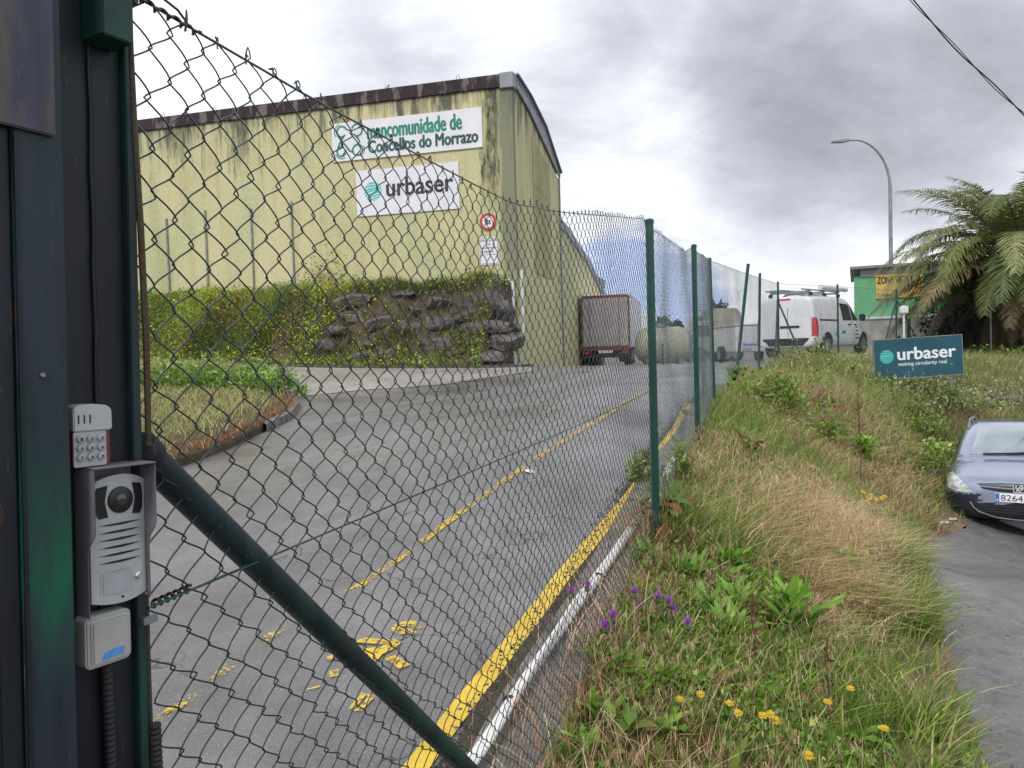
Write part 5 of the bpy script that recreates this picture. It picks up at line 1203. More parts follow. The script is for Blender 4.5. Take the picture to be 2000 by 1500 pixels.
c = gp(1900, 790); bush('weed_clump', 'weedy clump with pale mauve flowers on the slope above the car', 'bush', (8.2, 14.9, h0(8.2, 14.9)-.1), 1.5, .8, .75, 4200, (.04, .09), [GREEN, PALEG, MAUVE, OLIVE], 6, w=[.35, .25, .2, .2])
bush('weed_clump', 'tangled weeds in front of the van below the fence corner', 'bush', (7.3, 18.6, h0(7.3, 18.6)-.05), 1.1, .7, .75, 3800, (.03, .08), [OLIVE, (.20, .13, .07), PALEG, GREEN, (.75, .5, .05)], 7, w=[.3, .27, .2, .2, .03])
bush('weed_clump', 'pinkish flowering weeds right of the tangled weeds before the van', 'bush', (9.1, 19.5, h0(9.1, 19.5)-.05), 1.3, .6, .55, 3000, (.03, .07), [OLIVE, (.30, .16, .22), PALEG, (.65, .40, .05), GREEN], 8, w=[.3, .2, .25, .05, .2])
bush('weed_clump', 'yellow flowered green weeds right of the fourth fence post', 'bush', (5.0, 14.2, h0(5.0, 14.2)-.05), .9, .9, .42, 3200, (.03, .07), [GREEN, LIME, PALEG, (.75, .5, .05), (.55, .22, .05)], 9, w=[.4, .25, .2, .07, .08])
bush('weed_clump', 'tall green weeds pressed against the near side of the parked car', 'bush', (6.0, 11.5, h0(6.0, 11.5)-.05), .45, .8, .45, 2200, (.04, .09), [GREEN, LIME, OLIVE, PALEG], 51, w=[.35, .25, .2, .2])
bush('weed_clump', 'leafy weeds behind the near side of the parked car', 'bush', (7.2, 13.9, h0(7.2, 13.9)-.05), .5, .8, .45, 2200, (.04, .09), [GREEN, LIME, OLIVE, MAUVE], 52, w=[.35, .25, .25, .15])
for i, (px, py, sx_, sz_, lab) in enumerate(((1310, 985, .20, .42, 'green and rusty weeds right behind the first fence post'), (1250, 940, .16, .28, 'small weeds growing through the kerb left of the first fence post'), (1440, 930, .35, .34, 'leafy weeds in front of the second fence post'), (1475, 800, .7, .5, 'yellow green weeds right of the third fence post'), (1600, 860, .6, .35, 'pale weeds in the middle of the slope'), (1640, 1150, .28, .22, 'green weeds at the right side of the dry grass'))):
    c = gp(px, py); bush('weed_clump', lab, 'bush', (c[0], c[1], c[2]-.02), sx_, sx_, sz_, int(900+1400*sx_), (.012*c[1]**.5, .030*c[1]**.5), [GREEN, LIME, OLIVE, (.30, .14, .07), PALEG], 60+i, 'weed tufts on the verge', w=[.3, .3, .15, .1, .15], aspect=.38)
# rock outcrop and stump
for i, (px, py, D, sx_, sz_, lab) in enumerate(((1962, 712, 17, .55, .20, 'purple brown rock outcrop on the slope right of the green sign'), (1975, 790, 14.5, .5, .22, 'dark rock low on the slope above the car roof'), (1396, 908, 7.6, .10, .07, 'small rusty brown stone beside the second fence post'))):
    p_ = at(px, py, D); o = bpy.data.objects.new('boulder', rock_mesh('boulder', sx_, sx_*.7, sz_, 70+i)); COL.objects.link(o); o.location = (p_[0], p_[1], h0(p_[0], p_[1])+.02); tag(o, lab, 'boulder')

for i, (px, py, sx_, sz_, lab) in enumerate(((480, 778, 1.0, .75, 'bright green leafy weeds at the tip of the grass island'), (400, 775, 1.2, .8, 'bright green leafy weeds in the middle of the grass island'), (310, 775, 1.2, .7, 'green weeds at the left of the grass island near the gate post'), (545, 783, .45, .5, 'small pale leafy weed closest to the island kerb'))):
    c = gp(px, py); bush('weed_clump', lab, 'bush', (c[0], c[1], c[2]+.12), sx_, .8, sz_, int(2600*sx_), (.06, .14), [(.16, .30, .05), (.22, .36, .07), GREEN, PALEG], 40+i, 'green weeds on the island', aspect=.34)
# ------------------------------------------------------------------ green site sign
so = at(1709, 741, 15); sg_ = empty('site_sign', (so[0], 15, so[2]), (0, rad(-2.2), rad(-4))); sg_.scale = (1.25, 1.25, 1.25); tag(sg_, 'dark teal sign on the verge reading urbaser making circularity real', 'sign')
MB().bx(0, 1.31, -.02, 0, 0, .60).build('board', M['teal_sign'], sg_)
fr = MB(); [fr.bx(*a) for a in ((-.012, 1.322, -.024, .004, -.012, -.001), (-.012, 1.322, -.024, .004, .601, .612), (-.012, -.001, -.024, .004, -.001, .601), (1.311, 1.322, -.024, .004, -.001, .601))]; fr.build('frame', M['galv'], sg_)
lg = MB(); globe(lg, .185, .335, .105, -.022); lg.build('emblem', M['logo_teal'], sg_)
text('lettering', 'urbaser', .86, .185, .35, .275, -.021, M['text_white'], sg_, .0, .003, fat=.007)
text('tagline', 'making circularity real', .72, .075, .355, .165, -.021, M['text_white'], sg_, .004, .002)
for x_ in (.18, 1.14): MB().tube([(x_, .02, .5), (x_, .02, -.75)], .02, 8).build('leg', M['galv'], sg_, True)

# ------------------------------------------------------------------ street lamp and overhead cable
P = at(1740, 500, 38); lb = (P[0], 38, h0(P[0], 38)); lp = empty('street_lamp', lb); tag(lp, 'tall grey street lamp with curved arm behind the green building', 'street lamp')
H_ = 8.35-lb[2]
pts = [(0, 0, 0), (0, 0, 3), (0, 0, H_-.8)]+[(-1.75+1.75*math.cos(rad(a)), 0, H_-.8+2.35*math.sin(rad(a))) for a in range(8, 92, 7)]+[(-2.0, 0, H_+1.55)]
MB().tube(pts, [.11, .10, .085]+[.07-.003*i for i in range(12)]+[.035], 12).build('pole', M['galv'], lp, True)
MB().prism([(-2.85, H_+1.45), (-2.80, H_+1.52), (-2.2, H_+1.60), (-1.95, H_+1.58), (-1.95, H_+1.50), (-2.3, H_+1.44)], -.12, .12).build('lamp_head', M['grey_metal'], lp, bevel=.02)
MB().bx(-.25, -.05, -.08, .08, 3.5, 3.62).build('camera', M['white_pvc'], lp, bevel=.02)
a_, b_ = at(1640, -160, 13), at(2150, 350, 15.5)
ca = empty('overhead_cable', tuple(a_)); tag(ca, 'pair of twisted black cables crossing the upper right sky', 'cable')
for ph in (0, math.pi):
    MB().tube([Vector(b_-a_)*i/40+Vector((0, 0, -.25*math.sin(math.pi*i/40)+.035*math.sin(i*.5+ph))) for i in range(41)], .012 if ph else .008, 6).build('wire', M['black'], ca, True)

# ------------------------------------------------------------------ green building
O_ = at(1669, 645, 33); gb = empty('green_building', (O_[0], 33, h0(O_[0], 33)), (0, 0, rad(-24))); tag(gb, 'bright green building with grey parapet band and block wall base', 'building')
z0_ = -h0(O_[0], 33)
MB().bx(0, 9, 0, 7, -.5, z0_+2.85).build('wall', M['green_wall'], gb)
MB().bx(.25, 9.2, -.06, 7, z0_+2.83, z0_+3.15).build('band', mat('band', (.42, .42, .42), .8, 0, .1), gb)
MB().bx(-.15, 9.4, -.35, 7.2, z0_+3.152, z0_+3.26).build('roof', M['fascia'], gb)
MB().bx(.1, 4.6, -.32, -.02, -.5, z0_+1.02).build('base_wall', M['block'], gb)
MB().bx(.40, 4.65, -.38, 0, z0_+1.022, z0_+1.12).build('ledge', M['white_sign'], gb)
MB().bx(3.0, 3.9, -.36, -.325, z0_-.1, z0_+.55).build('hatch', M['green_wall'], gb)
v = Matrix.Rotation(rad(-24), 4, 'Z') @ Vector((.84, -.03, 0)); s = empty('warning_sign', (O_[0]+v.x, 33+v.y, 1.88), (0, 0, rad(-24))); tag(s, 'yellow sign reading zona vigilada partly hidden by palm fronds', 'sign')
MB().bx(0, 1.75, -.05, 0, 0, .98).build('board', M['yellow_sign'], s)
text('lettering', 'ZONA VIGILADA', 1.62, .30, .06, .60, -.052, M['text_dark'], s, .0, .004, fat=.012); text('lettering', 'CAMARAS', .9, .15, .06, .06, -.052, M['text_dark'], s, .005, .004)
# meter box on a post
P = at(1765, 605, 23.6); mb_o = empty('meter_box', (P[0], P[1], h0(P[0], P[1]))); tag(mb_o, 'white meter box on a thin pole behind the fence', 'box'); zz_ = P[2]-mb_o.location.z
MB().bx(-.12, .12, -.08, .08, zz_-.12, zz_+.12).build('box', M['white_pvc'], mb_o, bevel=.03); MB().tube([(0, 0, 0), (0, 0, zz_-.12)], .03, 8).build('pole', M['white_pvc'], mb_o, True)
P = at(1775, 640, 24.4); bp = MB().tube([(0, 0, 0), (0, 0, 1.25)], .05, 10).build('bollard', M['black'], None, True); bp.location = (P[0], P[1], h0(P[0], P[1])); tag(bp, 'thick black post just right of the meter box', 'post')

# ------------------------------------------------------------------ palm
PC = at(2000, 520, 26.5); pz = h0(PC[0], PC[1])
pm_ = empty('palm_tree', (PC[0], PC[1], pz)); tag(pm_, 'big feathery palm tree with brown lower fronds behind the fence', 'palm tree')
ch = PC[2]-pz
tr = MB(); tr.tube([(.02*math.sin(i*3), 0, -.2+i*(ch+.6)/40) for i in range(41)], [(.50+.10*math.cos(i/40*6.28))*(1 if i % 2 else .88) for i in range(41)], 18); tr.build('trunk', M['bark'], pm_, True)
def frond(q, az, el, L, droop, pal, ped=.12):
    v, f, c = [], [], []; nseg = 18; P = np.zeros(3)+np.array([math.cos(az)*.25, math.sin(az)*.25, .1]); a = el; rach = [P.copy()]; ds = []
    for i in range(nseg):
        d = np.array([math.cos(az)*math.cos(a), math.sin(az)*math.cos(a), math.sin(a)]); ds.append(d); P = P+d*L/nseg; rach.append(P.copy()); a -= droop/nseg*(.5+1.3*i/nseg)
    s_ = np.array([-math.sin(az), math.cos(az), 0]); rach = np.array(rach)
    col = np.array(pal[q.integers(len(pal))])*q.uniform(.8, 1.2)
    for i in range(nseg):      # rachis
        o = len(v); w0, w1 = .035*(1-i/nseg)+.006, .035*(1-(i+1)/nseg)+.006; v += [rach[i]-s_*w0, rach[i]+s_*w0, rach[i+1]+s_*w1, rach[i+1]-s_*w1]; f.append((o, o+1, o+2, o+3)); c += [np.array((.22, .24, .10))]*4
    nl = 130
    for k in range(nl):
        t = ped+(1-ped)*k/nl; j = min(nseg-1, int(t*nseg)); b = rach[j]+(rach[j+1]-rach[j])*(t*nseg-j); d = ds[j]; up = np.cross(s_, d); up = up if up[2] > 0 else -up
        ll = L*.150*(math.sin(math.pi*(.10+.86*t))**.7)*q.uniform(.85, 1.12)
        for sd in (-1, 1):
            e = d*.62+s_*sd*.75+up*.18+np.array([0, 0, -.18-.25*q.random()])+q.normal(0, .12, 3); e /= np.linalg.norm(e); w = .017*ll/.6; o = len(v); pw_ = np.cross(e, up); pw_ /= np.linalg.norm(pw_)+1e-9
            m_ = b+e*ll*.55; tip = b+e*ll+np.array([0, 0, -.14*ll]); v += [b-pw_*w, b+pw_*w, m_+pw_*w*.9, m_-pw_*w*.9, tip+pw_*w*.15, tip-pw_*w*.15]; f += [(o, o+1, o+2, o+3), (o+3, o+2, o+4, o+5)]
            cc_ = col*q.uniform(.75, 1.3); c += [cc_]*6
    return np.array(v), np.array(f), np.array(c)
q = np.random.default_rng(5)
PG = [(.17, .20, .065), (.22, .25, .085), (.33, .35, .16), (.12, .16, .055)]; PBn = [(.26, .18, .10), (.20, .14, .07), (.34, .27, .15), (.17, .17, .07)]
for i in range(98):
    tt_ = i/97; az = i*2.39996+q.uniform(-.2, .2); el = 1.42-1.80*tt_**.85+q.uniform(-.08, .08); L = q.uniform(4.5, 5.5)*(.80+1.1*tt_ if tt_ < .25 else 1 if tt_ < .85 else .8); droop = .9+1.0*math.sin(math.pi*min(1, tt_+.25))*1.0
    if tt_ < .2: droop = 1.1
    v, f, c = frond(q, az, el, L, droop, PG if tt_ < .68 else (PBn+PG[:1])); v = v+[0, 0, ch]; mesh_np('frond', v, f, M['leaf'], pm_, colors=c)
for i in range(22):     # hanging dead skirt
    az = i*.2856+q.uniform(-.1, .1); v, f, c = frond(q, az, -.5-q.uniform(0, .5), q.uniform(2.8, 3.8), .6, PBn); mesh_np('dead_frond', v+[0, 0, ch-.3], f, M['leaf'], pm_, colors=c)
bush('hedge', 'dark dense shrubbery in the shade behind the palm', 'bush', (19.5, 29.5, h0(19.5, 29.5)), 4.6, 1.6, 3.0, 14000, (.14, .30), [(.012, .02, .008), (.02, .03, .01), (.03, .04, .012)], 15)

# ------------------------------------------------------------------ distant trees and shed
def tree(px, pt, D, wpx, label, seed, pal=None):
    p_ = at(px, pt, D); zb = -1.0 if D > 50 else h0(p_[0], p_[1]); o_ = empty('tree', (p_[0], D, zb)); tag(o_, label, 'tree', 'trees far behind the yard'); H_ = p_[2]-zb; Wd = wpx*D/F/2; q = np.random.default_rng(seed); n = 2600
    cl = 16; cc = q.normal(size=(cl, 3)); cc /= np.linalg.norm(cc, axis=1)[:, None]; cc *= q.uniform(.3, .8, (cl, 1)); k = q.integers(0, cl, n); Pq = cc[k]+q.normal(0, .17, (n, 3)); Pq = Pq*[Wd, Wd, H_*.34]+[0, 0, H_*.64]
    v, f, c = leaves(Pq, q.uniform(.18, .42, n), np.clip(pick(pal or [(.03, .06, .02), (.045, .075, .025), (.02, .04, .015)], n, q, .2)*q.uniform(.7, 1.3, (cl, 1))[k], .004, 1), seed, .2, .6); mesh_np('crown', v, f, M['leaf'], o_, colors=c)
    t_ = MB(); t_.tube([(0, 0, -.3), (.05, 0, H_*.4), (0, 0, H_*.75)], [.16, .12, .05], 8)
    for i in range(4): e = cc[i]*[Wd, Wd, H_*.3]*.8; t_.tube([(0, 0, H_*.38), (e[0]*.5, e[1]*.5, H_*.52), (e[0], e[1], H_*.64+e[2]*.5)], [.08, .05, .02], 6)
    t_.build('trunk', M['bark'], o_, True)
tree(1240, 603, 70, 40, 'dark round tree just right of the trailer', 1); tree(1292, 612, 74, 50, 'dark tree between the first and second fence posts', 2); tree(1325, 622, 88, 40, 'fainter tree right of the one between the posts', 3)
tree(1400, 588, 66, 46, 'tallest dark tree behind the third fence post', 4); tree(1370, 605, 78, 34, 'small tree left of the tallest tree', 5)
sh = empty('shed', (12, 62, -1.1)); tag(sh, 'low pale industrial shed closing the far side of the yard', 'building')
MB().bx(-3.5, 9, 0, 8, 0, 2.55).build('wall', M['hedge_dark'], sh); MB().bx(-3.7, 9.2, -.2, 8.2, 2.552, 2.8).build('roof', M['fascia'], sh)
for i in range(5): MB().bx(-2.8+i*2.3, -1.4+i*2.3, -.03, .0, .9, 1.9).build('window', M['glass'], sh)

# ------------------------------------------------------------------ vehicles
def wheel(parent, c, r, w, axis='x', name='wheel'):
    c = Vector(c); A = Vector((1, 0, 0)) if axis == 'x' else Vector((0, 1, 0))
    o = MB().tube([c-A*w/2, c-A*w*.42, c+A*w*.42, c+A*w/2], [r*.9, r, r, r*.9], 28).build(name, M['dark_rubber'], parent, True)
    MB().tube([c-A*(w/2+.006), c+A*(w/2+.006)], r*.62, 20).build('rim', M['galv'], o, True); return o
# semi-trailer
TO = at(1135, 640, 40); tz = h0(4.5, 40); tl = empty('semi_trailer', (TO[0], 40, tz), (0, 0, rad(-13))); tag(tl, 'grey doored semi-trailer with red frame parked against the factory side wall', 'trailer')
Wt, Ht = 2.5, 3.72-0.0; 
MB().bx(0, Wt, .04, 9.5, .95, 3.60).build('body', M['white_sign'], tl); tb = .0
for i in range(2): 
    d_ = MB().bx(.09+i*1.165, 1.245+i*1.165, -.01, .038, 1.02, 3.48).build('door', M['trailer_grey'], tl, bevel=.01)
    for k in range(1, 9): MB().bx(.11+i*1.165, 1.225+i*1.165, -.014, -.0105, 1.02+k*.27, 1.035+k*.27).build('ridge', M['trailer_grey'], d_)
    MB().tube([(.45+i*1.5, -.03, 1.0), (.45+i*1.5, -.03, 3.5)], .018, 6).build('lock_bar', M['galv'], d_, True)
fr = MB(); [fr.bx(*a) for a in ((-.0, .085, -.02, .035, .95, 3.56), (2.415, 2.5, -.02, .035, .95, 3.56), (.086, 2.414, -.02, .035, 3.50, 3.62), (-.02, 2.52, -.04, .035, .80, 1.0))]; fr.build('frame', M['red'], tl)
MB().bx(-.02, 2.52, .04, 9.5, 3.602, 3.66).build('roof', M['white_sign'], tl)
MB().bx(.1, 2.4, .0, .12, .42, .60).build('bumper', M['black'], tl); MB().bx(.85, 1.6, -.045, -.04, .66, .80).build('number_plate', M['white_pvc'], tl)
MB().bx(.3, 2.2, .2, 9.4, .55, .94).build('chassis', M['black'], tl)
for x_ in (.12, 2.1): MB().bx(x_, x_+.3, -.03, -.001, .62, .75).build('tail_light', M['tail_red'], tl); MB().bx(x_-.02, x_+.38, .5, .52, .15, .75).build('mudflap', M['dark_rubber'], tl)
for y_ in (1.6, 2.9, 4.2):
    for x_ in (.28, 2.22): wheel(tl, (x_, y_, .5), .5, .34)
# tractor cab mirror side seen right of trailer
tk = empty('truck_cab', (TO[0]+13.2*math.sin(-BR)-.0, 40+13.2*math.cos(BR), tz), (0, 0, BR)); tag(tk, 'white truck cab mostly hidden in front of the trailer', 'truck')
MB().prism([(0, .5), (2.7, .5), (2.7, 3.2), (0, 3.2)], 0, 2.2).build('cab', M['white_paint'], tk, bevel=.1); 
for s_ in (0, 1): MB().bx(-.28+s_*2.98, -.08+s_*2.98, 1.0, 1.1, 1.9, 2.6).build('mirror', M['black'], tk)
wheel(tk, (.3, 1.2, .5), .5, .3); wheel(tk, (2.4, 1.2, .5), .5, .3)

def loft(stations, ringf, name, m, parent, sub=2, cap=True):
    V, Fq = [], []; n = None
    for st in stations:
        r_ = ringf(*st); n = len(r_); V += r_
    k = len(stations)
    for i in range(k-1):
        for j in range(n): Fq.append((i*n+j, i*n+(j+1) % n, (i+1)*n+(j+1) % n, (i+1)*n+j))
    if cap: Fq += [tuple(range(n))[::-1], tuple((k-1)*n+j for j in range(n))]
    me = bpy.data.meshes.new(name); me.from_pydata([tuple(v) for v in V], [], Fq); bm = bmesh.new(); bm.from_mesh(me); bmesh.ops.recalc_face_normals(bm, faces=bm.faces); bm.to_mesh(me); bm.free()
    o = bpy.data.objects.new(name, me); COL.objects.link(o); md = o.modifiers.new('s', 'SUBSURF'); md.levels = sub; md.render_levels = sub
    dg = bpy.context.evaluated_depsgraph_get(); dg.update(); m2 = bpy.data.meshes.new_from_object(o.evaluated_get(dg)); o.modifiers.clear(); o.data = m2; m2.name = name; m2.materials.clear(); m2.materials.append(m)
    m2.polygons.foreach_set('use_smooth', [True]*len(m2.polygons)); o.parent = parent; return o
def bvh(o): return BVHTree.FromPolygons([v.co for v in o.data.vertices], [tuple(p.vertices) for p in o.data.polygons])
def project(name, poly, tree_, origin, du, dv, dd, m, parent, off=.006, cuts=3):
    """polygon in a plane pressed onto a body surface"""
    bm = bmesh.new(); vs = [bm.verts.new((p[0], p[1], 0)) for p in poly]; f = bm.faces.new(vs); bmesh.ops.triangulate(bm, faces=[f])
    bmesh.ops.subdivide_edges(bm, edges=bm.edges, cuts=cuts, use_grid_fill=True)
    origin, du, dv, dd = map(Vector, (origin, du, dv, dd))
    for v in bm.verts:
        o = origin+du*v.co.x+dv*v.co.y; loc, nrm, _, _ = tree_.ray_cast(o, dd)
        if loc is None:
            loc, nrm, _, _ = tree_.find_nearest(o+dd*3)
        nrm = nrm if nrm.dot(dd) < 0 else -nrm
        v.co = loc+nrm*off
    bmesh.ops.recalc_face_normals(bm, faces=bm.faces); me = bpy.data.meshes.new(name)
    r_ = bmesh.ops.solidify(bm, geom=list(bm.faces), thickness=.004) if False else None
    bm.to_mesh(me); bm.free(); me.materials.append(m); me.polygons.foreach_set('use_smooth', [True]*len(me.polygons))
    o = bpy.data.objects.new(name, me); COL.objects.link(o); o.parent = parent; return o

# blue car, front at y=0 facing -y
CPt = at(1986, 937, 9.75); CH = rad(-33); cz = h0(CPt[0], 9.9)+.03
car = empty('parked_car', (CPt[0], 9.7, cz), (rad(-5.5), 0, CH)); tag(car, 'blue-grey estate car parked nose-on at the right edge', 'car')
def ring(y, z0, z1, w, wt):
    zm = (z0+z1)/2
    h = [(0, z0), (w*.75, z0), (w*.97, z0+.06), (w, zm), (w*.985, z1-.16), (wt, z1-.05), (wt*.6, z1-.01), (0, z1)]
    return [(x, y, z) for x, z in h]+[(-x, y, z) for x, z in h[-2:0:-1]]
body = loft([(0.0, .30, .58, .45, .35), (.015, .22, .66, .62, .50), (.09, .18, .72, .76, .62), (.28, .16, .80, .85, .70), (.65, .17, .90, .87, .74), (1.05, .18, .98, .875, .76), (1.6, .18, 1.0, .88, .76), (2.6, .18, 1.0, .88, .76), (3.6, .18, 1.0, .87, .75), (4.2, .22, .98, .83, .7), (4.38, .35, .9, .75, .6)], ring, 'body', M['car_paint'], car)
def ring2(y, z0, z1, w, wt):
    h = [(0, z0), (w, z0), (w*.97, z0+(z1-z0)*.35), (wt+.02, z1-.10), (wt-.08, z1-.02), (wt*.5, z1), (0, z1+.01)]
    return [(x, y, z) for x, z in h]+[(-x, y, z) for x, z in h[-2:0:-1]]
cabn = loft([(.86, .80, .90, .76, .68), (.95, .80, .99, .80, .70), (1.35, .80, 1.20, .83, .70), (1.8, .80, 1.44, .84, .68), (2.2, .80, 1.51, .84, .66), (3.2, .80, 1.52, .84, .66), (3.9, .80, 1.45, .78, .58), (4.25, .80, 1.15, .74, .55), (4.32, .80, .95, .7, .5)], ring2, 'cabin', M['car_paint'], car)
tb_, tc_ = bvh(body), bvh(cabn)
body.data.materials.append(M['car_dark'])
for p_ in body.data.polygons:
    c_ = p_.center; lim = .50 if c_.y < .75 and abs(c_.x) > .42 else (.40 if c_.y < .75 else .26)
    if c_.z < lim: p_.material_index = 1
FRN = ((0, -2, 0), (1, 0, 0), (0, 0, 1), (0, 1, 0))
project('air_intake', [(-.52, .385), (.52, .385), (.44, .29), (.25, .235), (-.25, .235), (-.44, .29)], tb_, *FRN, M['black'], car, .010, 6)
tr_ = MB()
def proj_line(pts, r, m, name, tree_=tb_, fr=FRN, parent=car, off=.012):
    P = []
    o, du, dv, dd = map(Vector, fr)
    for a, b_ in pts:
        loc, nrm, _, _ = tree_.ray_cast(o+du*a+dv*b_, dd)
        if loc is not None: P.append(loc+(nrm if nrm.dot(dd) < 0 else -nrm)*off)
    if len(P) > 1: return MB().tube(P, r, 6).build(name, m, parent, True)
proj_line([(-.54, .40), (-.50, .33), (-.44, .28), (-.25, .225), (0, .21), (.25, .225), (.44, .28), (.50, .33), (.54, .40)], .010, M['galv'], 'trim')
for k in range(3): proj_line([(-.42+.03*k, .36-k*.035), (0, .35-k*.035), (.42-.03*k, .36-k*.035)], .008, M['car_dark'], 'intake_bar')
for sg in (-1, 1):
    hl = project('headlight', [(sg*.83, .70), (sg*.80, .56), (sg*.70, .52), (sg*.50, .515), (sg*.56, .585), (sg*.66, .67), (sg*.76, .755)], tb_, *FRN, M['lens'], car, .010, 5)
    hb = project('reflector', [(sg*.74, .66), (sg*.74, .57), (sg*.66, .55), (sg*.64, .62)], tb_, *FRN, M['chrome'], hl, .016, 3)
gr_ = project('grille', [(-.44, .625), (-.40, .575), (-.2, .545), (.2, .545), (.40, .575), (.44, .625), (.2, .645), (-.2, .645)], tb_, *FRN, M['black'], car, .008, 5)
proj_line([(-.42, .60), (-.2, .592), (0, .59), (.2, .592), (.42, .60)], .011, M['car_paint'], 'grille_bar', parent=gr_, off=.016)
proj_line([(-.46, .632), (-.2, .652), (0, .655), (.2, .652), (.46, .632)], .005, M['car_dark'], 'bonnet_gap', off=.004)
# badge: shield with a rearing cat-like animal
loc = tb_.ray_cast(Vector((0, -2, .60)), Vector((0, 1, 0)))[0]; yb = loc.y-.03
bd = MB().prism([(-.075, .655), (-.066, .655), (-.055, .56), (.055, .56), (.066, .655), (.075, .655), (.064, .548), (-.064, .548)], yb-.004, yb+.03).build('badge', M['chrome'], car)
MB().prism([(-.05, .645), (.05, .645), (.045, .57), (-.045, .57)], yb+.002, yb+.02).build('badge_ground', M['car_dark'], bd)
ln = MB()
for P in ([(.005, .648), (.030, .638), (.038, .622), (.026, .612), (.014, .616)], [(.012, .63), (-.006, .612), (-.018, .592), (-.012, .580)], [(.014, .616), (.030, .606), (.044, .610)], [(.006, .604), (.022, .592), (.034, .586)], [(-.012, .585), (.002, .574), (.012, .566)], [(-.018, .592), (-.028, .580), (-.026, .568)], [(-.010, .598), (-.032, .602), (-.042, .618), (-.030, .628), (-.036, .640)]): ribbon2(ln, P, .012, yb-.006)
ln.build('badge_lion', M['white_pvc'], bd)
loc = tb_.ray_cast(Vector((0, -2, .46)), Vector((0, 1, 0)))[0]; yp = loc.y-.035
npl = MB().bx(-.26, .26, yp, yp+.03, .425, .535).build('number_plate', M['text_white'], car, bevel=.003)
MB().bx(-.257, -.215, yp-.002, yp-.0005, .428, .532).build('plate_band', M['blue'], npl); text('lettering', '8264 D', .36, .075, -.20, .442, yp-.001, M['text_dark'], npl, .0, .002)
text('country_letter', 'E', .016, .024, -.244, .436, yp-.0025, M['text_white'], npl, .02, .001)
project('windscreen', [(-.80, .985), (.80, .985), (.70, 1.44), (-.70, 1.44)], tc_, (0, -1, 0), (1, 0, 0), (0, 0, 1), (0, 1, 0), M['screen_glass'], car, .005, 6)
proj_line([(-.42, .985), (-.1, 1.0), (.5, 1.01)], .012, M['black'], 'wiper', tc_, off=.02); proj_line([(-.25, .99), (.2, 1.03), (.55, 1.06)], .010, M['black'], 'wiper', tc_, off=.02)
for sg in (-1, 1):
    SD = ((sg*2, 0, 0), (0, 1, 0), (0, 0, 1), (-sg, 0, 0))
    for P in ([(1.5, 1.06), (2.35, 1.06), (2.35, 1.40), (2.0, 1.38), (1.75, 1.26)], [(2.42, 1.06), (3.25, 1.06), (3.25, 1.40), (2.42, 1.41)], [(3.32, 1.06), (4.0, 1.08), (3.8, 1.34), (3.32, 1.39)]): project('side_window', P, tc_, *SD, M['glass'], car, .004, 4)
    MB().tube([(sg*.63, 1.75, 1.35), (sg*.62, 2.0, 1.495), (sg*.60, 2.8, 1.535), (sg*.58, 3.7, 1.50), (sg*.57, 3.85, 1.42)], [.014, .016, .016, .016, .014], 8).build('roof_rail', M['galv'], car, True)
    if sg > 0: mr = MB().tube([(sg*.80, 1.42, 1.0), (sg*.88, 1.42, 1.04), (sg*1.02, 1.44, 1.07), (sg*1.04, 1.44, 1.07)], [.03, .08, .08, .05], 12).build('mirror', M['car_paint'], car, True)
    for y_ in (.78, 3.5): wheel(car, (sg*.80, y_, .31), .31, .2)
    for y_ in (.78, 3.5): project('wheel_arch', [(y_+.37*math.cos(a*.2618), .30+.37*math.sin(a*.2618)) for a in range(-1, 14)], tb_, *SD, M['black'], car, .003, 3)

# white van: x forward
def van_ring(x, z0, z1, w, wt):
    h = [(0, z0), (w*.9, z0), (w, z0+.12), (w, min(1.0, z1-.22)), (wt+.02, z1-.16), (wt-.06, z1-.03), (wt*.5, z1), (0, z1+.01)]
    return [(x, y, z) for y, z in h]+[(x, -y, z) for y, z in h[-2:0:-1]]
vz = h0(9.3, 22.6)+.10
# rear right corner at (8.5,21.5)
vang = rad(45); vo = Vector((8.75, 22.2, vz)); van = empty('white_van', tuple(vo+Vector((-math.sin(vang), math.cos(vang), 0))*.93), (0, 0, vang)); tag(van, 'white panel van with roof rack and red tail light behind the fence', 'van')
vb = loft([(0.0, .32, 1.70, .86, .74), (.03, .28, 1.78, .90, .78), (.2, .26, 1.81, .92, .79), (1.2, .25, 1.84, .92, .80), (2.2, .25, 1.84, .92, .80), (2.75, .25, 1.80, .92, .78), (3.2, .25, 1.55, .92, .72), (3.55, .25, 1.22, .91, .72), (3.75, .25, 1.10, .90, .72), (4.2, .26, 1.0, .86, .68), (4.42, .30, .85, .76, .6), (4.48, .38, .7, .6, .45)], van_ring, 'body', M['white_paint'], van)
tv = bvh(vb); VS = ((0, -2, 0), (1, 0, 0), (0, 0, 1), (0, 1, 0)); VL = ((0, 2, 0), (1, 0, 0), (0, 0, 1), (0, -1, 0)); VR = ((-2, 0, 0), (0, 1, 0), (0, 0, 1), (1, 0, 0))
